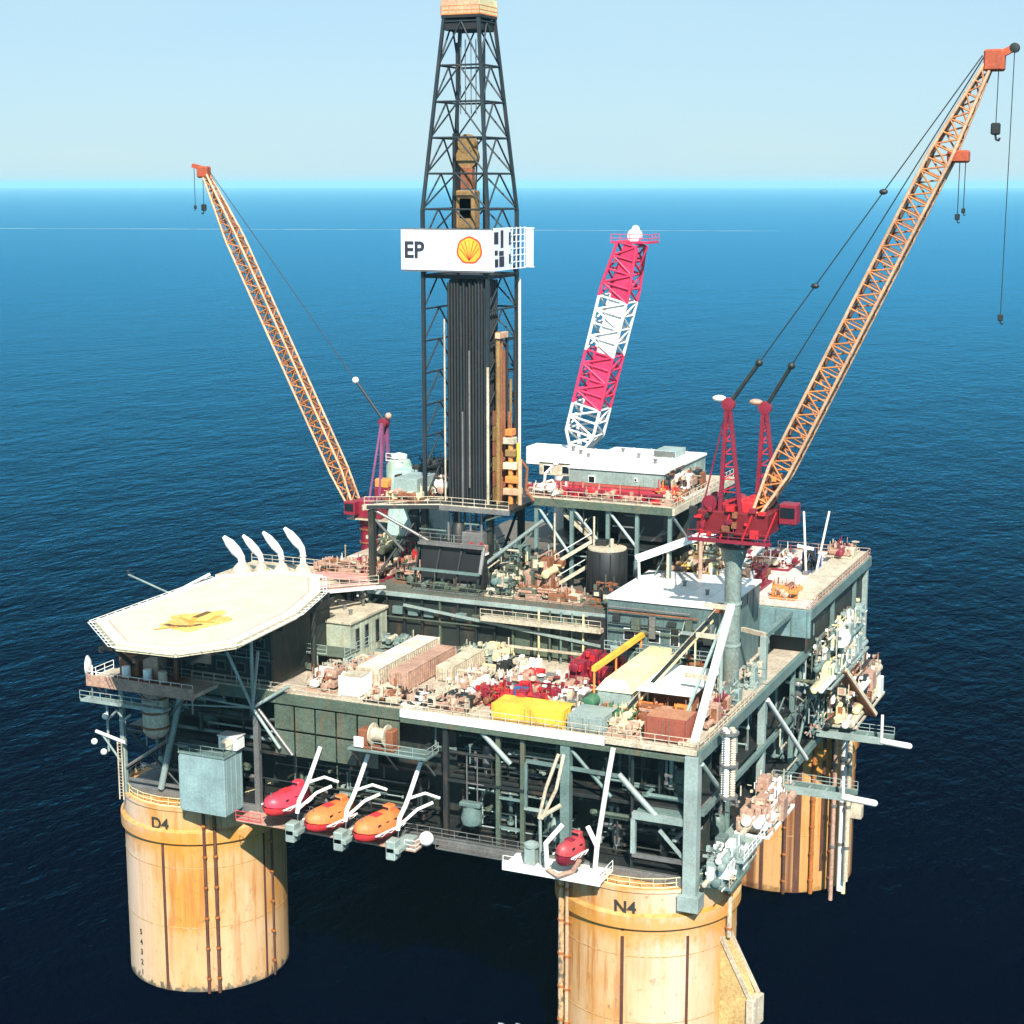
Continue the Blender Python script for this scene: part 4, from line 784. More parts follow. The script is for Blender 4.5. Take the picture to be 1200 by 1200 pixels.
# equipment spread over the main deck
cl = [
 ('pump_skid', 'peach and cream pump skid at the front left of the main deck', (-9.4, -33, 39.9), (1.8, 2.6, 2.6), 10, 31, [PINK, CREAM, RUST, WHITE]),
 ('valve_skid', 'pale valve skid just behind the small white cube container', (-8.6, -26.5, 39.9), (1.4, 3.0, 2.2), 8, 32, [CREAM, PALE, PINK]),
 ('mixing_unit', 'pink mixing unit on the front edge left of the long yellow box', (7.8, -34.3, 39.9), (2.8, 2.4, 1.9), 12, 33, [PINK, CREAM, PINK, DARK]),
 ('pump_skid', 'cream and pink pump skid behind the pink mixing unit', (7.2, -28.6, 39.9), (2.6, 2.2, 2.2), 12, 34, [CREAM, PINK, WHITE]),
 ('compressor', 'bright red compressor with dark blue casing behind the long yellow box', (15.4, -31.6, 39.9), (3.4, 2.0, 2.9), 12, 35, [RED, RED, MAROON, BLUE]),
 ('generator', 'dark red generator left of the bright red compressor', (10.9, -30.8, 39.9), (1.6, 1.6, 2.2), 7, 36, [MAROON, RED, RUST]),
 ('pipe_manifold', 'white and pink manifold in the middle of the main deck', (12.8, -25.0, 39.9), (3.2, 2.6, 2.5), 16, 37, [WHITE, PINK, CREAM, STEEL, RED]),
 ('hose_reel', 'white hose reels beside the dark pipes, centre of the main deck', (9.3, -20.6, 39.9), (2.4, 2.2, 2.6), 10, 38, [WHITE, CREAM, DARK]),
 ('separator', 'dark maroon separator against the wall of the middle module', (19.6, -18.8, 39.9), (3.0, 2.4, 4.0), 13, 39, [MAROON, MAROON, RED, DARK]),
 ('metering_skid', 'pink metering skid in front of the dark maroon separator', (17.6, -24.6, 39.9), (2.4, 2.2, 2.2), 13, 40, [PINK, MAROON, WHITE, CREAM]),
 ('filter_skid', 'white filter skid with round wheel between yellow box and hopper', (21.2, -31.2, 39.9), (2.6, 2.2, 1.9), 14, 41, [WHITE, CREAM, STEEL, PINK]),
 ('chemical_skid', 'orange and green chemical skid in front of the yellow hopper', (26.8, -31.8, 39.9), (2.2, 1.6, 1.9), 12, 42, [ORANGE, GREENB, CREAM, RUST, YELP]),
 ('heater_skid', 'orange brown heater skid under the clean white roof', (31.5, -30.4, 39.9), (2.8, 1.3, 2.5), 12, 43, [RUST, ORANGE, PINK]),
 ('tool_rack', 'cream tool rack at the front edge left of the brown red box', (29.0, -35.4, 39.9), (1.6, 1.4, 1.7), 10, 44, [CREAM, PINK, YELP]),
 ('coil_skid', 'rusty red skid under the inclined cream boom rest', (36.2, -27, 39.9), (1.3, 3.5, 2.8), 12, 45, [MAROON, RUST, CREAM, PINK]),
 ('pump_skid', 'olive and cream skid at the foot of the middle module wall, left', (4.2, -15.6, 39.9), (2.0, 1.8, 2.8), 9, 46, [YELP, CREAM, PALE]),
 ('vent_box', 'pale green vent boxes at the left end of the middle module wall', (-9.6, -15.2, 39.9), (2.4, 1.8, 1.9), 8, 47, [PALE, GREEN, CREAM]),
 ('drain_skid', 'grey green pipe skid beside the crane pedestal foot on the right edge', (36.0, -20.5, 39.9), (1.4, 2.4, 2.6), 10, 48, [PALE, GREEN, CREAM, STEEL]),
 ('sack_store', 'cream and rust store of gear in the gap before the cream and pink containers', (-10.8, -36.0 + 7.2, 39.9), (1.6, 1.6, 1.8), 12, 150, [CREAM, RUST, PALE]),
 ('hose_basket', 'peach hose basket on the front edge right of the small white cube container', (-.6, -35.2, 39.9), (2.2, 1.6, 1.6), 14, 151, [PINK, CREAM, RUST, DARK]),
 ('valve_crate', 'cream and black valve crate at the front edge left of the pink mixing unit', (3.6, -34.8, 39.9), (1.5, 1.8, 1.5), 12, 152, [CREAM, PINK, BLACK, WHITE]),
 ('pipe_rack', 'cream pipe rack between the shorter cream container and the module wall', (1.0, -15.6, 39.9), (1.6, 1.6, 1.8), 12, 153, [CREAM, OLIVE, PALE]),
 ('ladder_cage_unit', 'pale caged unit beside the pedestal foot under the inclined boom rest', (36.6, -12.6, 39.9), (.9, 1.6, 3.2), 12, 154, [PALE, CREAM, GREEN]),
 ('seal_skid', 'low cream skid next to the shorter cream container', (5.6, -24.2, 39.9), (1.2, 2.6, 1.6), 9, 49, [CREAM, PINK, WHITE, RUST])]
for nm, lb, loc, ex, n, sdd, ms in cl: clump(nm, lb, nm.replace('_', ' '), loc, ex, n, sdd, ms)

# ------------------------------------------------------------------ middle module (dark front wall) and teal building
t = thing('middle_module', 'long dark green module wall crossed by pale rails behind the main deck', 'module', (0, -12, 39.9))
box(t, 'core', (-15.5, 18.2, .6, 24, 0, 6.8), GREEND); box(t, 'deck_plate', (-17, 18.4, -.4, 48.5, 6.8, 7.2), DECKD)
for i in range(13): box(t, 'wall_panel', (-15.4 + i * 2.58, -13.05 + i * 2.58, .3, .59, .3, 6.5), OLIVE if i > 7 else GREEND, .03)
for i in range(14): box(t, 'column', (-15.6 + i * 2.58, -15.35 + i * 2.58, -.2, .28, 0, 6.8), DARK if i % 4 else OLIVE, .03)
beam(t, 'edge_beam', (-15.6, -.3, 6.6), (18.3, -.3, 6.6), .3, .6, PALE); beam(t, 'pipe_rack_rail', (-10, -.9, 5.4), (17.4, -.9, 2.9), .2, .35, PALE); beam(t, 'walkway_edge', (1.5, -1.3, 5.0), (17.8, -1.3, 5.0), 1.4, .5, CREAM)
beam(t, 'lower_rail', (3, -1.4, 1.7), (17.6, -1.4, 1.7), .2, .3, CREAM); beam(t, 'lower_rail', (-15, -.6, 3.6), (3, -.6, 3.6), .12, .15, OLIVE)
rail(t, [(-15.6, -.4, 7.2), (18.3, -.4, 7.2)], OLIVE); rail(t, [(1.5, -2, 5.2), (17.8, -2, 5.2)], CREAM)
for i in range(6): box(t, 'wall_unit', (-12 + i * 2.3, -10.6 + i * 2.3, -.35, .28, 3.9, 4.9), random.choice((GREEN, OLIVE, DARK)), .04)
box(t, 'recess_shade_box', (15.6, 18.3, -.9, -.1, 0, 6.5), BLACK, .04)  # solid black box in front of the wall, painted shade of a recess
for i in range(5): bar(t, 'pipe', (9 + i * 1.5, -.7, 0), (9 + i * 1.5, -.7, 6.6), .15, random.choice((OLIVE, GREEN, YELP)))
building('teal_building', 'teal two storey building with a clean white flat roof right of the dark wall', 'building', (18.7, 33.2, -13.9, 2, 39.9, 49.2), mat('teal wall paint', (0.095, 0.15, 0.145), .55, dirt=.35, dcol=(.08, .11, .11)), WHITE, .35,
         doors=((2.2, .2, 1.2, 2.4), (-5.6, .2, 1.2, 2.4)), windows=((4.6, 3.4, 3.4, 2.4), (-1.2, 4.4, 1.5, 1.5), (-4.4, 4.4, 1.5, 1.5), (1.4, 4.2, 1.2, 2.2)), ribs=2.4)
t = thing('wall_gallery', 'dark railed gallery with pipes across the front of the teal building', 'gallery', (26, -14.6, 40))
box(t, 'floor', (-7, 6.6, -1.2, .5, 3.2, 3.35), DARK); rail(t, [(-7, -1.2, 3.35), (6.6, -1.2, 3.35)], PALE)
for i in range(8): bar(t, 'post', (-6.8 + i * 1.9, -1.1, 0), (-6.8 + i * 1.9, -1.1, 3.2), .1, (DARK, GREEN)[i % 2], 8)
for i, (z, m) in enumerate(((5.6, OLIVE), (6.4, DARK), (7.9, RUST), (8.4, STEEL))): bar(t, 'pipe_run', (-7, .2, z), (6.4 - i, .2, z), .11, m, 8)
for i in range(6): box(t, 'wall_box', (-6.4 + i * 2.3, -5.6 + i * 2.3 + .3 * (i % 2), .1, .55, 6.7 - (i % 3) * .9, 7.6 - (i % 2) * .4), (DARK, OLIVE, STEEL)[i % 3], .03)
t = thing('wall_canopy', 'pale blue canopy shelf over the large dark window of the teal building', 'canopy', (30.6, -14.5, 46.1)); box(t, 'shelf', (-2.2, 2.2, -.9, .4, 0, .25), PALE)
for x in (-2, 2): bar(t, 'stay', (x, -.8, .1), (x, .4, 1.3), .06, PALE)
clump('air_handler', 'pale green air handler with round fan on the wall of the teal building', 'air handler', (23.0, -15.2, 40.2), (3.2, 1.0, 4.2), 12, 61, [GREEN, PALE, GREEN])
t = thing('gable_frame', 'dark brown and cream frame standing at the front right end of the white flat roof', 'frame', (34.2, -15.2, 39.9))
for x in (-.8, 1.4): bar(t, 'post', (x, 0, 0), (x, 0, 10.2), .22, PALE)
for z in (3, 6, 9.6): beam(t, 'cross_beam', (-.8, 0, z), (1.4, 0, z), .25, .3, CREAM)
box(t, 'cabinet', (-1.6, .2, -.6, .6, 9.4, 10.4), RUST)

# upper deck clutter (level 47)
U = 47.1
up = [
 ('winch_skid', 'cream and brown winch skid on the walkway edge in front of the big black tank', (9.5, -9.3, U), (4.5, 1.6, 1.6), 12, 71, [CREAM, RUST, PINK, OLIVE]),
 ('transfer_pump', 'dark oily transfer pumps along the walkway below the trip tank frame', (-4.5, -11.2, U), (4.6, .6, 1.5), 14, 171, [DARK, GREEND, OLIVE, STEEL]),
 ('return_line', 'tan return line machinery at the foot of the derrick substructure, right side', (2.6, -9.6, U), (1.8, 1.4, 3.4), 14, 172, [OLIVE, DARK, CREAM, GREEN]),
 ('degasser', 'dark degasser beside the teal building, behind the walkway edge', (16.6, -9.0, U), (1.5, 1.6, 3.0), 14, 173, [DARK, OLIVE, RUST, CREAM]),
 ('cuttings_bin', 'rusty bin and hoses under the left wing of the drill floor', (-11.5, -6.4, U), (2.0, 2.4, 3.4), 16, 174, [RUST, DARK, PINK, OLIVE]),
 ('deck_pump', 'cream deck pump between the left crane and the cream roofed cabin', (-21.5, -9.5, U), (3.0, 2.0, 2.4), 18, 175, [CREAM, PINK, DARK, RUST]),
 ('wall_equipment', 'dark cabinets and brown pipes along the foot of the teal building wall', (27.5, -15.4, 40.0), (4.6, 1.0, 4.4), 18, 176, [DARK, GREEN, RUST, OLIVE]),
 ('pipe_skid', 'cream pipe skid to the left of the big black tank', (6.0, -5.0, U), (2.6, 2.4, 5.2), 16, 72, [CREAM, PINK, YELP, OLIVE, RUST]),
 ('cable_winch', 'tan winch right of the big black tank behind the white flat roof', (20.2, 5.2, U), (2.6, 2.0, 3.6), 14, 73, [CREAM, YELLOW, PINK, GOLD]),
 ('pipe_skid', 'golden brown pipe skid behind the white flat roof', (24.6, 6.2, U), (2.6, 2.2, 4.6), 16, 74, [GOLD, CREAM, YELP, PINK, WHITE]),
 ('control_box', 'pink box and pipes behind the white flat roof next to the crane pedestal', (29.0, 5.4, U), (2.0, 2.4, 4.2), 12, 75, [PINK, CREAM, DARK, WHITE]),
 ('pump_skid', 'peach pump skid left of the dark trip tank frame', (-17.8, -7.0, U), (2.8, 2.4, 2.2), 14, 76, [PINK, CREAM, MAROON, RUST]),
 ('hydraulic_unit', 'pink and white hydraulic unit at the foot of the left crane', (-23.0, -2.4, U - 4), (3.2, 3.2, 6.2), 22, 77, [PINK, CREAM, WHITE, MAROON, DARK]),
 ('hydraulic_unit', 'cream machinery between the left crane and the derrick base', (-20.0, 5.5, U - 2), (3.6, 3.4, 6.4), 24, 78, [CREAM, PINK, YELP, OLIVE, DARK]),
 ('mud_pump', 'red mud pump under the left wing of the drill floor', (-14.4, 0.0, U), (2.2, 2.0, 4.8), 14, 79, [RED, RUST, MAROON, DARK]),
 ('choke_manifold', 'dark manifold behind the trip tank frame', (-9.0, 0.5, U), (2.6, 2.4, 4.0), 14, 80, [DARK, GREEND, GREEN, OLIVE]),
 ('mud_tank', 'pale rusty mud tank unit under the drill floor, middle', (0.5, -1.5, U), (2.0, 3.4, 6.0), 18, 81, [OLIVE, GREEN, DARK, CREAM]),
 ('winch_skid', 'cream winch skid beneath the right end of the pipe deck', (22.5, 12.5, U), (3.4, 3.0, 5.0), 18, 82, [CREAM, DARK, GREEN, YELP])]
for nm, lb, loc, ex, n, sdd, ms in up: clump(nm, lb, nm.replace('_', ' '), loc, ex, n, sdd, ms)
t = thing('upper_deck_wing', 'sandy side deck carrying the left crane and its machinery', 'deck', (-24, 2, 39.9))
box(t, 'floor', (-9, 7.2, -10, 20, 2.9, 3.3), DECKC); box(t, 'upper_floor', (-4, 7.5, -4, 20, 6.4, 6.8), DECKC); rail(t, [(-9, -10, 3.3), (7, -10, 3.3)], CREAM)
for x in (-8.5, -3.6, 6.5):
    for y in (-9.5, 4, 19): bar(t, 'post', (x, y, 0), (x, y, 2.9 if x < -5 else 6.4), .3, OLIVE)
rail(t, [(-4, -4, 6.8), (7.5, -4, 6.8)], PINK)
t = thing('black_tank', 'big black round tank with cream lid standing under the pipe deck', 'tank', (14.4, -3.0, U))
MB().lathe([(2.4, .3), (2.55, .5), (2.55, 5.6), (2.4, 5.8)], 32).build('shell', BLACK, t, smooth=True); MB().lathe([(2.5, 5.82), (2.5, 6.0), (1.0, 6.25)], 32).build('lid', CREAM, t, smooth=True)
for i in range(12):
    a = i * math.pi / 6; beam(t, 'stiffener', (2.6 * math.cos(a), 2.6 * math.sin(a), .5), (2.6 * math.cos(a), 2.6 * math.sin(a), 5.6), .1, .14, BLACK)
bar(t, 'pipe', (1, -1, 6.1), (1, -1, 7.4), .25, CREAM); box(t, 'motor', (-1.4, 0, -.6, .6, 6.2, 7.0), DARK)
t = thing('trip_tank_frame', 'dark open framed tank with a pale top edge left of the derrick leg base', 'tank', (-4.6, -9.6, U))
box(t, 'body', (-5.0, 4.2, -1.6, 4.5, 0, .6), BLACK); box(t, 'body_wall', (-4.9, 4.1, .8, 4.4, .6, 5.6), BLACK)
for x in (-5, -2, 1.1, 4.2): beam(t, 'post', (x, -1.5, .3), (x, .9 if x < 0 else .9, 5.6), .2, .2, DARK)
beam(t, 'top_beam', (-5, .7, 5.8), (4.3, .7, 5.8), 1.2, .35, STEEL); beam(t, 'middle_beam', (-5.2, -1.0, 2.6), (4.5, -1.0, 2.6), .5, .3, GREEN); beam(t, 'low_beam', (-5.0, -1.8, .7), (4.3, -1.8, .7), .3, .35, DARK)
beam(t, 'side_beam', (4.5, -1, 2.6), (4.3, .7, 5.8), .4, .4, STEEL); rail(t, [(-5, .7, 6.0), (4.2, .7, 6.0)], STEEL)
# white handrailed beam from the roof to the right crane
t = thing('sloping_gangway', 'long cream white gangway sloping up from the black tank to the right crane cab', 'gangway', (25, -3, 47.1))
beam(t, 'deck', (-6.0, -1.5, 5.0), (5.6, 4.5, 9.6), .8, .35, WHITE); beam(t, 'kerb', (-6.0, -2.1, 5.5), (5.6, 3.9, 10.1), .1, .6, WHITE)
bar(t, 'leg', (-5.6, -1.4, .5), (-5.8, -1.4, 4.9), .18, WHITE); bar(t, 'leg', (1.2, 2.2, 0), (1.2, 2.2, 7.6), .28, PINK); bar(t, 'leg', (-2.6, .6, 0), (-2.6, .6, 6.2), .2, CREAM)
for k in range(7): beam(t, 'tread', (-5.5 + k * 1.7, -1.6 + k * .88, 5.52 + k * .67), (-5.5 + k * 1.7, -.9 + k * .88, 5.52 + k * .67), .5, .06, CREAM)
t = thing('cream_stairs', 'cream zigzag stairs under the pipe deck left of the big black tank', 'stairs', (8.6, -1.6, U))
for k, (a, e) in enumerate((((-1.5, -3, .2), (3.6, -1.0, 3.6)), ((-1.5, -2.2, 3.2), (3.6, -.2, 6.6)), ((3.4, -.2, 6.4), (-1, .4, 9.6)))):
    beam(t, 'stringer', a, e, .14, .45, CREAM); beam(t, 'stringer', (a[0], a[1] + 1, a[2]), (e[0], e[1] + 1, e[2]), .14, .45, CREAM); beam(t, 'handrail', (a[0], a[1], a[2] + 1.1), (e[0], e[1], e[2] + 1.1), .08, .08, WHITE)
    for j in range(9):
        q = Vector(a).lerp(Vector(e), (j + .5) / 9); box(t, 'step', (q.x - .16, q.x + .16, q.y, q.y + 1, q.z, q.z + .05), PALE, .005)
for x in (-1.7, 3.8): bar(t, 'post', (x, -1, 0), (x, -1, 9.8), .14, CREAM)

# ------------------------------------------------------------------ drilling rig substructure and pipe deck
t = thing('drill_floor', 'braced dark rig substructure with pale edged drill floor under the derrick', 'drill floor', (-6, 0, U))
F0 = 10.6
MB().prism([(-10.0, -10.5), (-4.6, 1.0), (-4.6, 8), (8.5, 8), (8.5, -6.5), (1.0, -6.5), (0.0, -6.5), (-4.2, -7.0)][0:0] or [(-10.5, -11.5), (-1.4, -7.2), (8.5, -7.2), (8.5, 8), (-8, 8), (-10.5, 3)], F0 - .5, F0).build('floor', DARK, t, bev=.04)
beam(t, 'edge_beam', (-10.6, -11.6, F0 - .3), (-1.2, -1.0, F0 - .1), .35, .7, CREAM)
beam(t, 'edge_beam', (-1.4, -7.4, F0 - .3), (8.6, -7.4, F0 - .3), .3, .6, STEEL)
for x, y in ((-4.8, -5), (4.8, -5), (4.8, 5), (-4.8, 5), (-9.8, -10.4), (-9.8, 2)): beam(t, 'main_leg', (x, y, 0), (x, y, F0 - .5), .8, .8, GREEND)
for a, e, r, m in (((-9.8, -10.4, F0 - .6), (-.6, -7.3, 4.6), .22, STEEL), ((-.6, -7.3, 4.6), (5.4, -7.3, 4.6), .2, CREAM), ((8.5, -7.0, 6), (1.5, -7.4, .2), .22, STEEL), ((13, -6.8, 9.6), (6.0, -7.2, 4.0), .25, PALE), ((6.0, -7.2, 4.0), (1.6, -8, 0.2), .25, PALE),
                  ((-9.8, -10.4, 9), (-6.5, -8, 4.2), .18, STEEL), ((-4.8, -5, 0), (4.8, -5, 9.6), .2, DARK), ((4.8, -5, 0), (4.8, 5, 9.6), .2, DARK), ((-9.8, -10.4, 0.2), (-4.8, -5, 9.6), .18, DARK)): bar(t, 'brace', a, e, r, m)
rg = random.Random(44)
for i in range(22):
    x, y = rg.uniform(-9, 8), rg.choice((-7.4, -6.9, -5, -2)); z = rg.uniform(0.4, F0 - 1.5); k = rg.random()
    e = (x + rg.uniform(1.2, 4), y, z) if k < .4 else ((x, y, min(F0 - .6, z + rg.uniform(2, 5))) if k < .75 else (x + rg.uniform(1, 3), y, min(F0 - .6, z + rg.uniform(1, 4))))
    beam(t, 'framing', (x, y, z), e, .16, .18, rg.choice((STEEL, OLIVE, DARK, GREEN, CREAM)))
box(t, 'doghouse', (-8.6, -5.2, -6.5, -1, F0 + .02, F0 + 3), PALE); box(t, 'rotary_table', (-2, 2, -2, 2, F0, F0 + .5), STEEL); box(t, 'driller_cabin', (1.5, 4.5, -6.9, -5.4, F0 - 6.0, F0 - 3.4), STEEL, .08)
MB().lathe([(.9, 0), (1.0, .3), (1.0, 3.6), (.6, 4.2)], 16, (.6, -5.8, 4)).build('blowout_preventer', DARK, t, smooth=True)
for i in range(7): bar(t, 'conductor_pipe', (-1 + i * .8, -5.6, 0), (-1 + i * .8, -5.6, F0 - .5), .18, DARK if i % 2 else STEEL)
rail(t, [(-10.4, -11.4, F0), (-1.4, -7.2, F0), (8.4, -7.2, F0)], CREAM)
t = thing('hoist_housing', 'small crimson winch on the pale ledge beneath the drill floor', 'winch', (-1.8, -8.2, 51.8))
MB().lathe([(.7, -.7), (.7, -.6), (.4, -.55), (.4, .55), (.7, .6), (.7, .7)], 14, (0, 0, .9), 'x').build('drum', CRIM, t, smooth=True); box(t, 'base', (-1.2, 1.6, -.6, .6, 0, .3), WHITE); box(t, 'motor', (.9, 1.6, -.4, .4, .3, 1.3), PINK)

t = thing('pipe_deck', 'raised pipe deck with tan edge running right from the derrick', 'deck', (13, 5, U))
P0 = 11.6
box(t, 'floor', (-9.5, 9.6, -7.0, 19, P0 - .4, P0), DECKC)
beam(t, 'edge_beam', (-9.4, -7.3, P0 - .5), (9.8, -7.3, P0 - .5), .4, .9, OLIVE); beam(t, 'edge_beam', (9.9, -7.2, P0 - .5), (9.9, 19, P0 - .5), .4, .9, CREAM)
for x in (-9, -4, 1, 5, 9.4):
    for y in (-6.8, 5, 18): beam(t, 'post', (x, y, 0), (x, y, P0 - .5), .45, .45, GREEN if y < 0 else GREEND)
for a, e in (((-9, -6.8, P0 - 1), (-4, -6.8, 4)), ((-4, -6.8, P0 - 1), (1, -6.8, 5)), ((9.6, -6.8, P0 - 1), (9.6, 5, 3)), ((9.6, 5, P0 - 1), (9.6, 18, 3)), ((1, -6.8, P0 - 1), (5, -6.8, 6))): bar(t, 'brace', a, e, .2, PALE)
rg = random.Random(45)
for i in range(26):
    x, y = rg.uniform(-9, 8.5), rg.choice((-6.9, -6.2, -4)); z = rg.uniform(0.4, P0 - 1.6); k = rg.random()
    e = (min(9.4, x + rg.uniform(1.2, 4)), y, z) if k < .4 else ((x, y, min(P0 - .6, z + rg.uniform(2, 5))) if k < .75 else (min(9.4, x + rg.uniform(1, 3)), y, min(P0 - .6, z + rg.uniform(1, 4))))
    beam(t, 'framing', (x, y, z), e, .14, .16, rg.choice((STEEL, OLIVE, CREAM, GREEN, PALE, DARK)))
box(t, 'inner_wall', (-8.8, 9.0, 2.0, 2.3, .1, P0 - .5), GREEND); box(t, 'machinery_box', (1.4, 7.6, -4, 1.8, P0 - 5.2, P0 - .5), BLACK); box(t, 'level_floor', (-9, 9.4, -6.6, 18, 5.6, 5.8), DARK)
rail(t, [(-9.4, -7.2, P0), (9.9, -7.2, P0), (9.9, 19, P0)], CREAM)
rg = random.Random(77)
t = thing('drill_pipe_stack', 'dark red and pink stack of drill pipes lying on the pipe deck', 'pipe stack', (12.0, 1.5, 58.72))
for k in range(3):
    for i in range(11 - k): bar(t, 'pipe', (-8.4 + rg.uniform(-.6, .6), -2.7 + i * .52 + .26 * k, .26 + k * .45), (8.4 + rg.uniform(-1.6, .6), -2.7 + i * .52 + .26 * k, .26 + k * .45), .25, rg.choice((MAROON, MAROON, RED, PINK, RUST, MAROON)), 8)
for nm, lb, loc, ex, n, sdd, ms in (('pipe_handler', 'pink pipe handling machine at the left end of the drill pipe stack', (5.0, -.6, 58.7), (2.6, 1.5, 1.6), 12, 91, [PINK, CREAM, WHITE, MAROON]),
    ('catwalk_machine', 'maroon catwalk machine at the front edge of the pipe deck', (13.5, -.9, 58.7), (6.0, .9, 1.5), 18, 92, [MAROON, PINK, RED, CREAM]),
    ('tool_basket', 'orange red tool basket at the right end of the pipe deck', (20.8, 1.4, 58.7), (1.6, 1.9, 1.9), 12, 93, [ORANGE, RED, CREAM, PINK]),
    ('tool_basket', 'cream and brown basket of gear behind the orange red one on the pipe deck', (20.6, 9.0, 58.7), (1.8, 4.4, 3.4), 22, 94, [CREAM, RUST, DARK, PINK, WHITE])): clump(nm, lb, nm.replace('_', ' '), loc, ex, n, sdd, ms)
building('pipe_deck_house', 'long grey green house with brilliant white roof on the pipe deck', 'house', (5.8, 19.0, 5.2, 23, 59.0, 61.6), PALE, WHITE, .35, windows=((-3.4, .8, 1.0, 1.0), (2.8, 1.4, .5, .5)), ribs=2.2)
building('roof_annex', 'smaller white roofed annex with two dark openings left of the long white roofed house', 'house', (-2.4, 5.3, 14, 26, 58.8, 60.6), CREAM, WHITE, .35, windows=((-2.6, .3, 1.2, 1.2), (.2, .3, 1.2, 1.2)))
t = thing('roof_vent_box', 'grey louvred vent box on top of the brilliant white roof', 'vent', (15.2, 19, 61.97)); box(t, 'body', (-1.6, 1.6, -2.2, 2.2, 0, .9), PALE, .06)
for i in range(5): box(t, 'louvre', (-1.5, 1.5, -2.28, -2.21, .1 + i * .16, .2 + i * .16), STEEL, .01)

# ------------------------------------------------------------------ derrick
DX, DY, DZ, DW = -6.3, 0.0, 57.75, 4.6
t = thing('drilling_derrick', 'tall dark lattice drilling derrick rising out of the top of the picture', 'derrick', (DX, DY, DZ))
DB = mat('derrick paint', (0.012, 0.022, 0.028), .55, dirt=.2)
ZT = 63.2; ZK = 38.0
def dw(z): return DW if z <= ZK else DW + (2.3 - DW) * (z - ZK) / (ZT - ZK)
levels = [0, 4.2, 8.4, 12.6, 16.8, 21, 25.2, 29.6, 33.6, 38, 42.5, 47, 51.5, 56, 61.4]
for sx, sy in ((-1, -1), (1, -1), (1, 1), (-1, 1)):
    beam(t, 'leg', (sx * DW, sy * DW, 0), (sx * DW, sy * DW, ZK), .45, .45, DB); beam(t, 'leg', (sx * DW, sy * DW, ZK), (sx * dw(ZT), sy * dw(ZT), ZT), .4, .4, DB)
cs = [(-1, -1), (1, -1), (1, 1), (-1, 1)]
for i, z in enumerate(levels):
    a = dw(z)
    for k in range(4):
        if k == 0 and 0 < z < 29: continue
        p, q = cs[k], cs[(k + 1) % 4]; bar(t, 'girt', (p[0] * a, p[1] * a, z), (q[0] * a, q[1] * a, z), .13, DB, 6)
    if i + 1 < len(levels):
        z2 = levels[i + 1]; a2 = dw(z2)
        for k in range(4):
            if k in (0,) and z < 28: continue      # open V-door side faces the pipes
            p, q = cs[k], cs[(k + 1) % 4]
            bar(t, 'brace', (p[0] * a, p[1] * a, z), ((p[0] + q[0]) / 2 * a2, (p[1] + q[1]) / 2 * a2, z2), .12, DB, 6); bar(t, 'brace', (q[0] * a, q[1] * a, z), ((p[0] + q[0]) / 2 * a2, (p[1] + q[1]) / 2 * a2, z2), .12, DB, 6)
# racking board, crown
box(t, 'racking_board', (-4.6, 4.6, -4.6, 4.6, 29.2, 29.5), BLACK); box(t, 'crown_deck', (-2.7, 2.7, -2.7, 2.7, 61.8, 62.2), BLACK)
box(t, 'water_table', (-2.4, 2.4, -2.4, 2.4, 60.3, 61.7), BLACK, .1); rail(t, [(-2.7, -2.7, 62.2), (2.7, -2.7, 62.2), (2.7, 2.7, 62.2), (-2.7, 2.7, 62.2)], ORANGE, closed=True, gap=1.0)
for k in range(4):
    p, q = cs[k], cs[(k + 1) % 4]; beam(t, 'crown_panel', (p[0] * 2.66, p[1] * 2.66, 63.2), (q[0] * 2.66, q[1] * 2.66, 63.2), .08, 1.9, SALMON if k != 1 else YELP)
for x in (-1.2, 1.2): box(t, 'crown_block', (x - .5, x + .5, -1.2, 1.2, 62.2, 64.6), ORANGE, .1)
for sx, sy in ((-1.6, -1.6), (1.6, -1.6), (1.6, 1.6), (-1.6, 1.6)): bar(t, 'gin_pole', (sx, sy, 62.2), (sx * .7, sy * .7, 68), .12, PALE)
for x in (-1.1, -.4, .4, 1.1): bar(t, 'drill_line', (x, -.4, 50), (x, -.4, 59.3), .07, STEEL, 5)
for x in (-1.9, 1.9): beam(t, 'guide_rail', (x, .3, 0), (x, .3, 59), .3, .3, DB)
rg = random.Random(9)
# pipe stands racked in the mast: the front row one by one, the rest together
for i in range(13): bar(t, 'drill_pipe', (-1.2 + i * .43, -4.1 + rg.uniform(-.1, .1), .1), (-1.2 + i * .43, -4.1, 28.6 + rg.uniform(-.6, 1.2)), .19, rg.choice((BLACK, BLACK, DARK, DB)), 8)
b = MB()
for j in range(1, 7):
    for i in range(13): b.bar((-1.2 + i * .43, -4.1 + j * .6, .1), (-1.2 + i * .43, -4.1 + j * .6, 29), .19, 6)
o = b.build('racked_pipes', BLACK, t); o['kind'] = 'stuff'
b = MB()
for x, y0, z0, z1, r, m in ((-1.6, -4.6, 0, 24, .13, CREAM), (4.7, -4.85, 0, 18, .2, CREAM), (.9, -4.5, 0, 12, .13, STEEL), (1.9, -4.5, 2, 20, .13, STEEL)): bar(t, 'standpipe', (x, y0, z0), (x, y0, z1), r, m)
box(t, 'ladder_cage', (4.85, 5.1, 4.6, 4.9, 0, 29), WHITE, .02, label='narrow white ladder cage on the right edge')
for i in range(18): box(t, 'windwall_panel', (5.25, 5.33, -4.6 + (i % 3) * 2.2, -2.5 + (i % 3) * 2.2, 22.2 + (i // 3) * .0 if False else .4 + (i // 3) * 2.0, 2.3 + (i // 3) * 2.0), RUST if i % 2 else GOLD, .02) if i % 3 < 2 else None
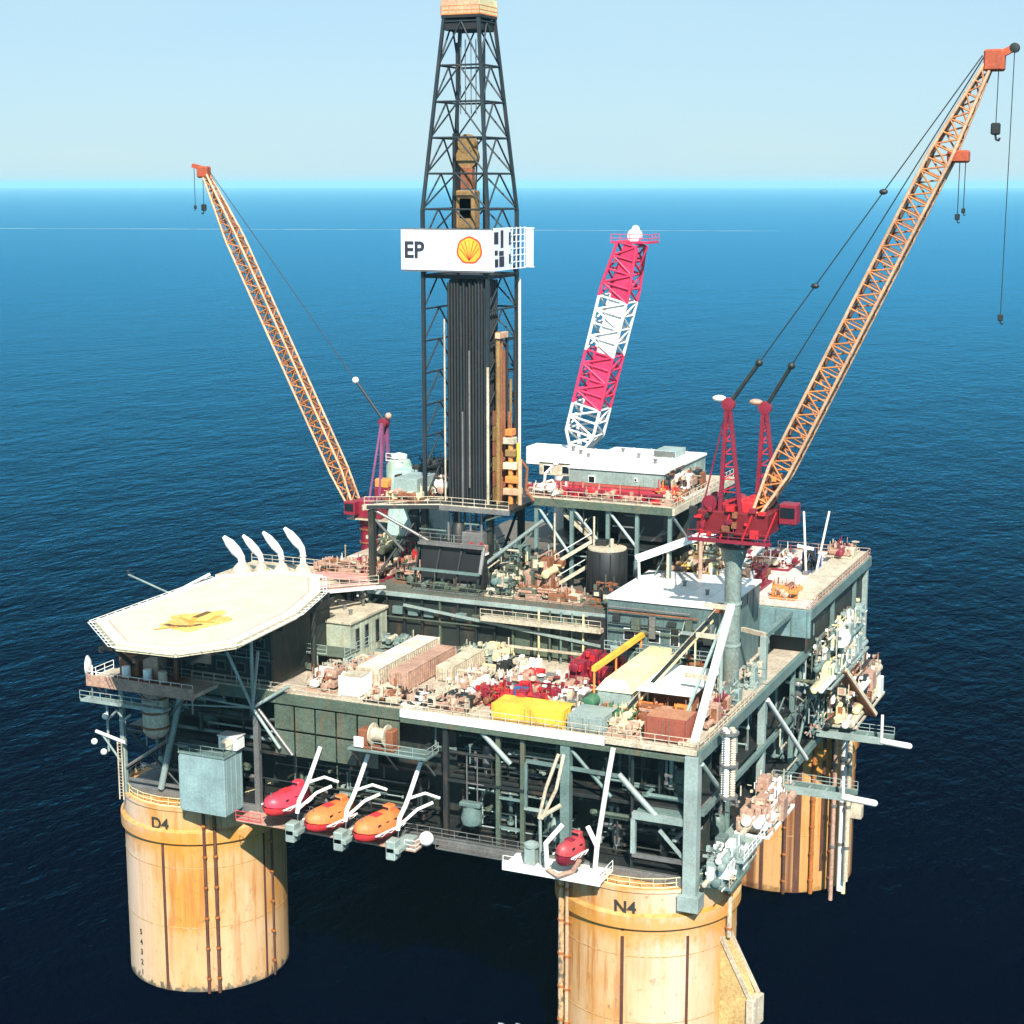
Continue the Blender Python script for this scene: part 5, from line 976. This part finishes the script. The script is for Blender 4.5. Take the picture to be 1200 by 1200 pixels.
for y, z1, r, m in ((-3.4, 22.5, .34, GOLD), (-2.4, 21.5, .28, RUST), (-1.6, 20, .26, RUST), (-.6, 22, .22, BLACK), (.6, 16, .2, GOLD), (2, 22, .22, BLACK)): bar(t, 'mud_pipe', (5.5, y, 0), (5.5, y, z1), r, m)
box(t, 'pipe_header', (5.3, 6.0, -4.0, -1.2, 21.6, 22.4), SALMON, .08)
# travelling block and top drive hang in the derrick
t = thing('travelling_block', 'golden brown travelling block and top drive hanging inside the upper derrick', 'travelling block', (DX, DY - .4, DZ + 35.0))
box(t, 'top_drive', (-1.5, 1.2, -1.0, 1.0, .4, 5.4), GOLD, .2); box(t, 'side_frame', (-1.9, -1.55, -.9, .9, .2, 12.6), BLACK, .05); MB().lathe([(.3, -.5), (1.5, -.45), (1.5, .45), (.3, .5)], 20, (-.1, 0, 9.6), 'y').build('sheave', GOLD, t, smooth=True)
MB().lathe([(.3, -.6), (1.2, -.55), (1.2, .55), (.3, .6)], 18, (-.1, 0, 11.3), 'y').build('sheave', GOLD, t, smooth=True); box(t, 'becket', (-1.0, .7, -.6, .6, 5.45, 8.4), RUST, .15); bar(t, 'hook', (-.1, 0, -1.6), (-.1, 0, 1), .28, BLACK); box(t, 'motor', (-.9, .8, -1.0, -.82, 1.8, 4.4), RUST, .03)
bar(t, 'link', (.5, -.3, 8.2), (.5, -.3, 5), .12, CREAM); bar(t, 'service_hose', (.9, .2, 5), (1.1, .4, 11.6), .12, BLACK)
# banner
t = thing('derrick_banner', 'white banner wrapped round the derrick with black initials and an orange shell emblem', 'banner', (DX, DY, DZ + 30.3))
BW = mat('banner white', (0.68, 0.72, 0.82), .6, dirt=.16, dcol=(.4, .36, .33), var=.06, streak=False)
for i in range(6): box(t, 'front_panel', (-7.2 + i * 2.18, -5.09 + i * 2.18, -5.75, -5.6, 0, 5.1), BW, .02)
for i in range(2): box(t, 'side_panel', (5.84, 5.98, -5.6 + i * 2.6, -3.03 + i * 2.6, .0, 5.4), BW, .02)
for i in range(4): beam(t, 'side_post', (5.9, .2 + i * 1.35, 0), (5.9, .2 + i * 1.35, 5.4), .14, .14, BW)
for i in range(7): beam(t, 'side_rail', (5.9, -.4, .1 + i * .86), (5.9, 4.5, .1 + i * .86), .1, .12, BW)
for z in (-.1, 5.2): beam(t, 'frame_rail', (-7.2, -5.55, z), (5.9, -5.55, z), .2, .2, STEEL)
BK = mat('banner black print', (0.02, 0.02, 0.03), .6, dirt=0)
me = text_mesh('EP', 2.9, .03); me.materials.append(BK); o = link('banner_lettering', me, t); o.location = (-5.3, -5.8, 1.6); o.rotation_euler = (R(90), 0, 0)
# shell emblem: fan outline, red rim, orange yellow body, ribs
ER = mat('emblem red', (0.55, 0.07, 0.015), .5, dirt=0); EY = mat('emblem orange', (0.85, 0.36, 0.03), .5, dirt=0)
def fan(k):
    pts = []
    for i in range(29):
        a = R(-38 + i * 256 / 28); r = 1.75 + .10 * abs(math.cos(3.5 * (a - math.pi / 2)))
        pts.append((r * math.cos(a) * k, r * math.sin(a) * k))
    pts += [(-.95 * k, -1.5 * k), (-.62 * k, -1.62 * k), (.62 * k, -1.62 * k), (.95 * k, -1.5 * k)]
    return pts
def flat(pts, y, m, nm):
    n = len(pts); MB().poly([(0, y, 0)] + [(x, y, z) for x, z in pts], [(0, 1 + i, 1 + (i + 1) % n) for i in range(n)]).build(nm, m, t, loc=(2.6, 0, 2.55))
flat(fan(1.0), -5.78, ER, 'emblem_rim'); flat(fan(.86), -5.80, EY, 'emblem_body')
for i in range(7):
    a = R(90 + (i - 3) * 26); MB().beam((0, -5.82, -1.2), (1.4 * math.cos(a), -5.82, 1.4 * math.sin(a)), .02, .09).build('emblem_rib', ER, t, loc=(2.6, 0, 2.55))
# black blocks of print and lattice on the right of the banner
for y, z, a, h in ((-5.0, 3.4, 1.3, 1.5), (-3.2, 2.9, .8, 2.2), (-5.0, 2.0, .9, .6), (-3.4, 1.9, 1.4, .6), (-4.9, .5, 1.0, 1.0), (-3.3, .5, 1.5, 1.3), (-.8, 3.2, .5, 1.6), (-.8, .8, .5, 1.2)): box(t, 'printed_block', (5.985, 6.02, y - a / 2, y + a / 2, z, z + h), BK, .005)
beam(t, 'outrigger_rail', (5.9, 4.4, .2), (7.2, 4.4, .2), .15, .15, WHITE); beam(t, 'outrigger_rail', (5.9, 4.4, 5.2), (7.2, 4.4, 5.2), .15, .15, WHITE)
box(t, 'windsock_board', (6.1, 7.1, 4.3, 4.4, .3, 5.0), mat('translucent white netting', (0.70, 0.76, 0.84), .8, dirt=0), .02)
t = thing('mud_standpipe_stand', 'orange and cream tangled machinery climbing the right foot of the derrick', 'machinery', (.9, -3.2, 57.8))
for i, (x, y, z1, r, m) in enumerate(((0, 0, 9.5, .35, ORANGE), (.8, .6, 8, .25, YELLOW), (-.6, .9, 12, .25, RUST), (1.4, -.2, 6, .3, SALMON), (.4, 1.4, 7, .3, GOLD))): bar(t, 'pipe', (x, y, 0), (x, y, z1), r, m)
for i, z in enumerate((1.2, 2.8, 4.6, 6.3, 7.9, 9.0)): box(t, 'clamp_box', (-.9 + .3 * (i % 2), 1.4 - .2 * i, -.6, .9, z, z + .9), (SALMON, ORANGE, YELP, GOLD, CREAM, ORANGE)[i], .1)
MB().path([(1.4, 0, 6), (2.2, .3, 4.8), (2.0, .4, 2), (3.2, .2, .6)], .2).build('hose', RUST, t)
t = thing('floor_lamp_arm', 'small white bent lamp arms sticking out right of the derrick foot', 'lamp', (3.4, 2.0, 58.8))
MB().path([(0, 0, 0), (.2, 0, 2.4), (1.6, 0, 3.8)], .18).build('arm', WHITE, t); MB().path([(.2, 0, 1.2), (1.2, 0, 1.6), (1.8, 0, .6)], .15).build('arm', WHITE, t); MB().ball((1.7, 0, 3.9), .4).build('lamp_head', WHITE, t, smooth='all')

# left rear machinery beside the derrick
t = thing('pale_green_silo', 'pale green round silo with white top behind the left crane', 'silo', (-24.6, 14, 50))
MB().lathe([(1.9, 0), (1.9, 8.6), (1.6, 9.4), (.4, 9.9)], 24).build('shell', mat('pale green silo paint', (0.36, 0.50, 0.40), .5, dirt=.25), t, smooth=True); MB().lathe([(1.2, 9.7), (1.2, 10.2), (.2, 10.5)], 20).build('cap', WHITE, t, smooth=True); box(t, 'base', (-2.2, 2.2, -2.2, 2.2, -3.4, 0), OLIVE)
rail(t, [(-1.4, -1.4, 9.4), (1.4, -1.4, 9.4)], WHITE)
t = thing('green_chute_house', 'pale teal housing with dark slanted chute between the silo and the derrick', 'house', (-18.5, 9, 50))
MB().poly([(-4, -3, 0), (4, -3, 0), (4, 3, 0), (-4, 3, 0), (-4, -1, 9), (1, -1, 9), (1, 3, 9), (-4, 3, 9)], [(3, 2, 1, 0), (4, 5, 6, 7), (0, 1, 5, 4), (1, 2, 6, 5), (2, 3, 7, 6), (3, 0, 4, 7)]).build('body', mat('pale teal paint', (0.34, 0.46, 0.42), .5, dirt=.3), t, bev=.06)
beam(t, 'chute', (-2.6, -2.0, 8.6), (1.4, -3.4, .6), 1.1, .5, GREEND); beam(t, 'rib', (-.4, -1.9, 8.6), (3.2, -3.2, .6), .3, .3, PALE); box(t, 'base', (-4, 4, -3, 3, -3, 0), OLIVE)
clump('shaker_house', 'black jumble of machinery left of the derrick legs', 'machinery', (-14.0, 7.6, 58.0), (4.2, 2.4, 3.8), 26, 95, [BLACK, BLACK, DARK, GREEND])
clump('shaker_skid', 'white and dark shaker skid at the left foot of the derrick', 'machinery', (-11.2, 0.6, 57.8), (2.2, 2.4, 2.6), 18, 96, [WHITE, CREAM, DARK, PINK])
clump('mud_cleaner', 'cream mud cleaner on the left wing of the drill floor', 'machinery', (-13.4, -4.6, 57.7), (2.6, 2.4, 1.5), 16, 97, [CREAM, RUST, YELP, PINK])
box(None, 'x', (0, 1, 0, 1, 0, 1), DARK) if False else None

# ------------------------------------------------------------------ cranes
def lattice_boom(t, foot, tip, w0, w1, wt, m_ch, m_lace, n, rc=.16, rl=.08, bands=None, lace_name='lacing'):
    """four chord lattice boom in the local x-z plane: narrow at both ends"""
    f, e = Vector(foot), Vector(tip); ax = (e - f).normalized(); sy = Vector((0, 1, 0)); sn = ax.cross(sy).normalized(); L = (e - f).length
    def wd(s):
        if s < .12: return w0 + (w1 - w0) * s / .12, .5 + (w1 - .5) * s / .12
        if s > .80: k = (s - .8) / .2; return w1 + (wt - w1) * k, w1 + (wt * .7 - w1) * k
        return w1, w1
    def pt(s, i):
        a, d = wd(s); c = ((-1, -1), (1, -1), (1, 1), (-1, 1))[i]; return f + ax * (L * s) + sy * (c[0] * a / 2) + sn * (c[1] * d / 2)
    def bm_(s): return bands(s) if bands else (m_ch, m_lace)
    for i in range(4):
        st = [0, .12, .8, 1] if not bands else [0, .12, .25, .5, .75, .8, 1]
        for a, c in zip(st[:-1], st[1:]): bar(t, 'chord', pt(a, i), pt(c, i), rc, bm_((a + c) / 2)[0], 8)
    for k in range(n):
        s0, s1 = k / n, (k + 1) / n; m = bm_((s0 + s1) / 2)[1]
        for i in range(4):
            j = (i + 1) % 4
            a, c = (pt(s0, i), pt(s1, j)) if k % 2 else (pt(s0, j), pt(s1, i))
            bar(t, lace_name, a, c, rl, m, 5); bar(t, 'batten', pt(s1, i), pt(s1, j), rl, m, 5)
    return pt
def wire(t, a, e, r=.06, m=None, name='wire_rope'): return bar(t, name, a, e, r, m or DARK, 5)

# right crane
RCX, RCY = 35.4, -17.2
t = thing('pedestal_crane', 'large red crane with a long orange lattice boom leaning right, on the grey green pedestal', 'crane', (RCX, RCY, 33))
MB().lathe([(.98, 0), (.98, 22.6), (1.4, 23.6), (1.6, 24.8)], 28).build('pedestal', mat('pedestal paint', (0.23, 0.29, 0.26), .5, dirt=.45), t, smooth=True)
for z in (3, 8, 13, 18): MB().lathe([(.99, z), (1.08, z), (1.08, z + .3), (.99, z + .3)], 28).build('ring', PALE, t, smooth=True)
MB().lathe([(1.9, 24.8), (2.1, 25.0), (2.1, 25.8), (1.9, 26.0)], 28).build('slew_ring', BLACK, t, smooth=True)
CZ = 26.1
box(t, 'machine_house', (-3.8, 4.6, -2.6, 2.8, CZ + .5, CZ + 3.2), mat('crane red', (0.17, 0.010, 0.014), .45, dirt=.3, dcol=(.07, .01, .01)), .12)
box(t, 'side_platform', (-4.4, 5.2, -3.8, -2.62, CZ - .2, CZ + .05), MAROON); rail(t, [(-4.4, -3.8, CZ), (5.2, -3.8, CZ)], MAROON)
cb_ = box(t, 'operator_cab', (4.7, 6.8, 1.6, 3.6, CZ + 1.4, CZ + 3.8), MAROON, .12); box(cb_, 'window', (4.9, 6.6, 1.52, 1.59, CZ + 2.2, CZ + 3.4), GLASS, .01)
for i, (x, m) in enumerate(((-2.6, MAROON), (.4, MAROON), (2.0, RED))): MB().lathe([(.6, -1.6), (.6, -1.4), (.9, -1.4), (.9, -1.3), (.55, -1.2), (.55, 1.2), (.9, 1.3), (.9, 1.4), (.6, 1.4), (.6, 1.6)], 18, (x, -.2, CZ + 3.9), 'y').build('winch_drum', m, t, smooth=True)
box(t, 'front_bracket', (.6, 2.6, -1.9, 1.9, CZ + 1.0, CZ + 4.4), RED, .15)
# A-frame: two tapering masts, one each side
for y, zt, xt in ((-2.2, 15.2, -.6), (2.3, 14.4, 2.4)):
    b = MB(); b.beam((xt - .5, y, CZ + 3.1), (xt + .0, y, CZ + zt), .45, .5); b.beam((xt + 1.9, y, CZ + 3.1), (xt + .35, y, CZ + zt), .4, .45)
    b.build('mast', MAROON, t, bev=.03)
    b = MB()
    for k in range(7):
        z = CZ + 4.0 + k * (zt - 5) / 7; fr_ = (k + .5) / 7; x0 = xt - .5 + .5 * fr_; x1 = xt + 1.9 - 1.55 * fr_
        b.beam((x0, y, z), (x1, y, z + .9), .12, .15); b.beam((x0, y, z), (x1, y, z), .12, .12)
    b.build('mast_lacing', RED, t)
    MB().lathe([(.15, -.35), (.75, -.3), (.75, .3), (.15, .35)], 16, (xt + .2, y, CZ + zt + .3), 'y').build('sheave', MAROON, t, smooth=True)
    MB().ball((xt - .9, y, CZ + zt + .9), .55, (1.5, 1, .7)).build('lamp', WHITE if y < 0 else PINK, t, smooth='all')
bar(t, 'back_stay', (-.6, -2.2, CZ + 15), (-3.4, -1.6, CZ + 3.2), .1, MAROON)
def bands_r(s): return (SALMON, ORANGE) if s < .86 else (SALMON, RUST)
foot = (2.4, 0, CZ + 1.9); tip = (26.4, 0, 79.0)
LACE = mat('boom lacing', (0.52, 0.19, 0.05), .5, dirt=.4)
pt = lattice_boom(t, foot, tip, 3.6, 2.4, .8, SALMON, LACE, 38, .19, .11)
fv, tv = Vector(foot), Vector(tip); ax = (tv - fv).normalized(); sn = ax.cross(Vector((0, 1, 0))).normalized()
for s, nm in ((.0, 'foot_panel'), (.05, 'foot_panel'), (.10, 'foot_panel')):
    a = fv + ax * 58 * s; beam(t, nm, a - Vector((0, 1.5, 0)), a + Vector((0, 1.5, 0)), .5, .5, ORANGE if s else YELLOW)
beam(t, 'walkway', fv + ax * 3 + sn * .9, fv + ax * 52 + sn * .9, .5, .12, RUST)
hd = mat('boom head paint', (0.42, 0.08, 0.03), .5, dirt=.3)
a = tv; box(t, 'boom_head', (a.x - .9, a.x + 1.2, -.8, .8, a.z - 1.6, a.z + .6), hd, .2); beam(t, 'head_jib', (a.x + .4, 0, a.z - .1), (a.x + 2.0, 0, a.z + .7), .7, .7, hd); MB().lathe([(.15, -.4), (.5, -.35), (.5, .35), (.15, .4)], 14, (a.x + 2.1, 0, a.z + .7), 'y').build('sheave', DARK, t, smooth=True)
q = fv + ax * 58 * .78; box(t, 'jib_bracket', (q.x + .6, q.x + 2.8, -.8, .8, q.z - .8, q.z + .5), hd, .2)
rg = random.Random(12)
for i in range(26):
    x, y, z = rg.uniform(-4.2, 4.8), rg.choice((-2.9, -2.8, rg.uniform(-2.5, 2.5))), CZ + rg.uniform(.1, 3.4); w_ = rg.uniform(.15, .5)
    if y > -2.7: z = CZ + 3.2
    box(t, 'fitting', (x - w_, x + w_, y - .25, y + .25, z, z + rg.uniform(.3, 1.0)), rg.choice((RED, MAROON, MAROON, RUST, BLACK)), .03)
for i in range(4): bar(t, 'frame_tube', (-3.6 + i * 2.6, -2.7, CZ - .2), (-2.2 + i * 2.6, -2.7, CZ + 3.6), .12, RED)
# luffing ropes and floating bridles
for y, top, br in ((-2.2, Vector((-.4, -2.2, CZ + 15.4)), 0), (2.3, Vector((2.6, 2.3, CZ + 14.7)), 1)):
    e = tv + Vector((-1, y * .25, 0)); d = (e - top)
    b1 = top + d * .13; bar(t, 'bridle', top, b1, .24, DARK, 8); MB().ball(b1, .45, (1, 1, 1)).build('bridle_block', DARK, t, smooth='all')
    wire(t, b1, e, .07)
    if br == 0:
        for k in (.36, .63): MB().ball(top + d * k, .4, (1.2, .8, .8)).build('rope_spreader', DARK, t, smooth='all')
# hooks
def hook(t, p, L, sz, nm='hook_block'):
    p = Vector(p); wire(t, p, p - Vector((0, 0, L)), .05)
    MB().box(-sz * .5, sz * .5, -sz * .35, sz * .35, 0, sz * 1.3).build(nm, BLACK, t, loc=(p.x, p.y, p.z - L - sz * 1.3), bev=sz * .15)
    MB().path([(p.x, p.y, p.z - L - sz * 1.3), (p.x + sz * .1, p.y, p.z - L - sz * 1.8), (p.x + sz * .4, p.y, p.z - L - sz * 1.9), (p.x + sz * .5, p.y, p.z - L - sz * 1.6)], sz * .12).build('hook', BLACK, t)
hook(t, tv + Vector((.6, 0, -.4)), 6.4, .95); hook(t, tv + Vector((2.1, 0, .4)), 27, .55); hook(t, (q.x + 1.8, .3, q.z - .5), 5.6, .5); hook(t, (q.x + 2.5, -.3, q.z - .5), 5.0, .4)

# left crane, boom leaning left
t = thing('pedestal_crane', 'maroon crane with an orange lattice boom leaning far left behind the helideck', 'crane', (-28.6, 12, 43), R(180))
MB().lathe([(1.3, 0), (1.3, 7.2), (1.6, 8.0)], 24).build('pedestal', MAROON, t, smooth=True)
for z in (2, 4.2, 6.2): MB().lathe([(1.32, z), (1.45, z), (1.45, z + .25), (1.32, z + .25)], 24).build('ring', RUST, t, smooth=True)
CZ = 8.1
box(t, 'machine_house', (-2.8, 1.6, -1.8, 1.8, CZ, CZ + 2.6), MAROON, .12); box(t, 'engine_cover', (-4.0, -1.6, -1.5, 1.3, CZ + 2.62, CZ + 4.6), MAROON, .12); box(t, 'orange_housing', (-3.9, -1.7, -.2, 1.4, CZ + 4.62, CZ + 5.9), ORANGE, .15); box(t, 'platform', (-4.6, 2.4, -2.4, 2.4, CZ - .2, CZ - .02), CREAM)
cb_ = box(t, 'operator_cab', (.6, 2.4, 1.9, 3.3, CZ + .6, CZ + 2.6), MAROON, .1); box(cb_, 'window', (.8, 2.2, 3.31, 3.36, CZ + 1.2, CZ + 2.3), GLASS, .01)
for y in (-1.4, 1.4):
    beam(t, 'mast', (-2.6, y, CZ + 2.6), (-2.8, y * .5, CZ + 14), .35, .4, mat('faded purple paint', (0.22, 0.06, 0.14), .5, dirt=.2)); beam(t, 'mast', (-.8, y, CZ + 2.6), (-2.6, y * .5, CZ + 14), .25, .3, MATS['faded purple paint'])
MB().lathe([(.15, -.7), (.65, -.65), (.65, .65), (.15, .7)], 16, (-2.7, 0, CZ + 14), 'y').build('sheave', MAROON, t, smooth=True); MB().ball((-3.4, 0, CZ + 15), .5).build('lamp', PINK, t, smooth='all')
foot = (1.9, 0, 8.6); tip = (26.8, 0, 58.0); fv, tv = Vector(foot), Vector(tip)
lattice_boom(t, foot, tip, 2.6, 2.0, .8, SALMON, LACE, 34, .18, .11)
ax = (tv - fv).normalized(); sn = ax.cross(Vector((0, 1, 0))).normalized(); beam(t, 'walkway', fv + ax * 3 + sn * .8, fv + ax * 50 + sn * .8, .5, .12, RUST)
box(t, 'boom_head', (tv.x - .9, tv.x + .9, -.7, .7, tv.z - 1.2, tv.z + .5), hd, .2); beam(t, 'head_jib', (tv.x + .2, 0, tv.z + .2), (tv.x + 1.9, 0, tv.z + .6), .6, .6, hd)
e = tv + Vector((-.8, 0, 0)); top = Vector((-2.7, 0, CZ + 14.2)); d = e - top; b1 = top + d * .16
bar(t, 'bridle', top, b1, .2, DARK, 8); MB().ball(b1, .5).build('bridle_block', WHITE, t, smooth='all'); wire(t, b1, e, .06)
hook(t, tv + Vector((.2, 0, -.6)), 4.4, .75); hook(t, tv + Vector((1.7, 0, .2)), 5.4, .4)

# red and white crane at the back
t = thing('back_crane', 'red and white banded crane boom standing at the back behind the white roofs', 'crane', (-6, 32, 47))
MB().lathe([(1.5, 0), (1.5, 9.2), (1.9, 10.2)], 24).build('pedestal', WHITE, t, smooth=True); box(t, 'machine_house', (-5.4, 2.6, -2, 2, 10.3, 13.0), WHITE, .12); cb_ = box(t, 'operator_cab', (2.7, 4.5, -3.2, -1.2, 10.6, 12.9), WHITE, .1); box(cb_, 'window', (2.9, 4.3, -3.27, -3.21, 11.4, 12.6), GLASS, .01)
CRR = mat('boom magenta red', (0.70, 0.03, 0.10), .45, dirt=.1)
def bands(s): return (WHITE, WHITE) if s < .25 or .5 < s < .75 else (CRR, CRR)
foot = (2.4, 0, 11.6); tip = (10.4, 0, 43.4)
lattice_boom(t, foot, tip, 4.0, 4.4, 4.2, WHITE, WHITE, 16, .24, .17, bands)
fv, tv = Vector(foot), Vector(tip); ax = (tv - fv).normalized(); sn = ax.cross(Vector((0, 1, 0))).normalized(); L = (tv - fv).length
for k, (a, c) in enumerate(((.25, .5), (.5, .75), (.75, 1.0))):
    for s_ in range(4):
        u0 = a + (c - a) * s_ / 4; u1 = a + (c - a) * (s_ + .93) / 4
        beam(t, 'boom_plate', fv + ax * L * u0 - sn * 1.9 + Vector((0, -.9, 0)), fv + ax * L * u1 - sn * 1.9 + Vector((0, -.9, 0)), .1, 2.0, (CRR, WHITE, CRR)[k]) if False else None
        x0, x1 = L * u0, L * u1; q0, q1 = fv + ax * x0, fv + ax * x1
        w0_ = 1.95
        v_ = [q0 + sn * -w0_ + Vector((0, -w0_ - .1, 0)), q0 + sn * .5 + Vector((0, -w0_ - .1, 0)), q1 + sn * .5 + Vector((0, -w0_ - .1, 0)), q1 + sn * -w0_ + Vector((0, -w0_ - .1, 0))]
        v2 = [p + Vector((0, .12, 0)) for p in v_]
        MB().poly(v_ + v2, [(0, 1, 2, 3), (7, 6, 5, 4), (0, 4, 5, 1), (1, 5, 6, 2), (2, 6, 7, 3), (3, 7, 4, 0)]).build('boom_plate', (CRR, WHITE, CRR)[k], t)
box(t, 'head_platform', (tv.x - 2.4, tv.x + 3.4, -2.2, 2.2, tv.z + .1, tv.z + .3), CRR); rail(t, [(tv.x - 2.4, -2.2, tv.z + .3), (tv.x + 3.4, -2.2, tv.z + .3), (tv.x + 3.4, 2.2, tv.z + .3)], CRR)
MB().lathe([(.3, -.6), (1.0, -.5), (1.0, .5), (.3, .6)], 18, (tv.x + .5, 0, tv.z + 1.2), 'y').build('sheave', WHITE, t, smooth=True); MB().ball((tv.x + .6, 0, tv.z + 2.1), .6).build('beacon', WHITE, t, smooth='all')
bar(t, 'side_arm', (tv.x + 1.6, -1, tv.z - 3.4), (tv.x + 3.2, -2, tv.z - .2), .15, CRR)

# ------------------------------------------------------------------ back right module
t = thing('back_module', 'pale back right module with pinkish open deck and blue green fascia', 'module', (30, 20, 42.4))
BM = mat('pale pink deck', (0.70, 0.58, 0.52), .75, dirt=.4, streak=False, dscale=.5)
box(t, 'deck_floor', (-9, 9.6, -17, 17.6, 3.3, 3.7), BM); box(t, 'fascia', (-1, 9.8, -17.5, -17.03, .0, 3.6), mat('blue green fascia', (0.15, 0.25, 0.26), .5, dirt=.3), .04); box(t, 'side_fascia', (9.62, 9.9, -17.4, 17.6, 2.3, 3.7), GREEN, .04)
for i in range(6): box(t, 'fascia_rib', (-.9 + i * 2.05, -.7 + i * 2.05, -17.62, -17.51, .2, 3.4), GREEN, .02)
box(t, 'raised_deck', (5.6, 9.4, -12, 16.8, 3.72, 4.5), CREAM); box(t, 'core', (0, 8.8, -15, 17, -2.5, 3.3), GREEND)
beam(t, 'trench_shade_strip', (-4.6, -13, 3.8), (-2.8, 3, 3.8), 1.3, .12, BLACK); beam(t, 'grating_strip', (-6.6, -14, 3.85), (-4.8, 6, 3.85), 1.2, .16, STEEL)  # black strip laid on the deck, its colour stands in for a trench's shade
rail(t, [(9.6, -17, 3.7), (9.6, 17.5, 3.7), (-4, 17.5, 3.7)], PINK); rail(t, [(-1, -17.2, 3.7), (9.6, -17.2, 3.7)], CREAM)
for x, y, z0, w_, m in ((7.2, -29.6, -3.0, .8, PALE), (4.0, -16.6, -5, .6, PALE), (9.2, -3, -17, .5, GREEN), (9.2, 10, -17, .5, GREEN), (9.2, 17, -17, .7, PALE)): beam(t, 'post', (x, y, z0), (x, y, 3.0), w_, w_, m)
beam(t, 'header_beam', (7.2, -29.6, 3.0), (7.2, -17, 3.0), .6, .6, GREEN); beam(t, 'header_beam', (4, -28, 3.2), (7.4, -29.6, 3.2), .5, .5, CREAM)
for nm, lb, loc, ex, n, sdd, ms in (
    ('deck_winch', 'orange brown winch on the pinkish back right deck', (35.0, 8.5, 46.15), (1.6, 2.0, 1.8), 10, 101, [RUST, ORANGE, PINK, CREAM]),
    ('deck_box', 'cream and maroon gear at the rear of the pinkish back right deck', (27.0, 26, 46.15), (4.4, 3.2, 2.0), 18, 102, [CREAM, MAROON, WHITE, PINK]),
    ('deck_box', 'black machine at the foot of the twin antenna masts', (34.2, 25.0, 46.15), (1.0, 1.6, 3.0), 10, 103, [BLACK, DARK, BLUE]),
    ('rust_skid', 'maroon and rust gear under the big red crane cab', (26.5, 12.5, 46.15), (4.6, 3.0, 3.2), 22, 104, [MAROON, RUST, WHITE, DARK]),
    ('pink_bin', 'faded red bin at the rear right corner of the back deck', (36.6, 33.2, 46.95), (1.8, 2.6, 1.5), 8, 105, [PINK, MAROON, CREAM]),
    ('hatch_box', 'cream hatch cluster at the front left of the pinkish back right deck', (25.2, 8.4, 46.15), (1.8, 2.8, 1.6), 10, 106, [CREAM, WHITE, MAROON])): clump(nm, lb, nm.replace('_', ' '), loc, ex, n, sdd, ms)
clump('side_equipment', 'cream pipes and round white reel hanging on the upper right face of the back module', 'pipe cluster', (40.6, 17.5, 34.8), (1.2, 11, 8.6), 44, 107, [CREAM, PALE, WHITE, YELP, GREEN])
clump('side_equipment', 'pink and rust machinery heap on the lower right face above the back column', 'machinery', (41.2, 24.0, 27.2), (2.2, 9.0, 7.0), 40, 108, [PINK, CREAM, WHITE, RUST, YELP, DARK])
t = thing('hose_reel', 'white ring shaped hose reel on the upper right edge of the back module', 'reel', (41.6, 12.0, 40.4))
MB().lathe([(.9, -.3), (1.3, -.3), (1.3, .3), (.9, .3)], 20, (0, 0, 0), 'y').build('ring', WHITE, t, smooth=True); bar(t, 'hub', (0, -.4, 0), (0, .4, 0), .25, STEEL); beam(t, 'spoke', (-1, 0, 0), (1, 0, 0), .1, .1, WHITE); beam(t, 'spoke', (0, 0, -1), (0, 0, 1), .1, .1, WHITE); beam(t, 'bracket', (-1.6, 0, -.1), (-.2, 0, -.1), .2, .3, PALE)
t = thing('sloping_chute', 'rust orange chute with cream edge sloping down the lower right face', 'chute', (41.8, 17, 28)); beam(t, 'trough', (-.5, -3.5, 7.5), (2.2, 4.0, -.5), 1.8, .3, RUST); beam(t, 'edge', (.4, -3.8, 7.8), (3.1, 3.7, -.2), .25, .5, CREAM); beam(t, 'edge', (-1.4, -3.2, 7.6), (1.3, 4.3, -.3), .25, .5, YELP)
for a in ((0, 0, 3.6), (1.6, 3, .4)): bar(t, 'bracket', (a[0] - 3, a[1], a[2] - 1), a, .18, STEEL)
# antennas
def mast(u, v, h, dx, label, bars=True):
    t = thing('antenna_mast', label, 'antenna', (u, v, 46.1)); bar(t, 'pole', (0, 0, 0), (dx, 0, h), .16, WHITE); box(t, 'base', (-.4, .4, -.4, .4, 0, .6), STEEL)
    if bars: beam(t, 'cross_arm', (-1.1 + dx * .4, 0, h * .45), (1.2 + dx * .4, 0, h * .42), .25, .4, WHITE); bar(t, 'bracket', (0, 0, 1.5), (.4, 0, 3), .08, STEEL)
    bar(t, 'whip', (dx - .9, 0, h * .98), (dx + .9, 0, h * .99), .05, DARK)
mast(34.2, 22, 8.8, -.6, 'white antenna mast with a short cross arm on the back right deck'); mast(35.4, 22.5, 9.0, 1.6, 'bare white antenna pole leaning right beside the cross armed mast', False)
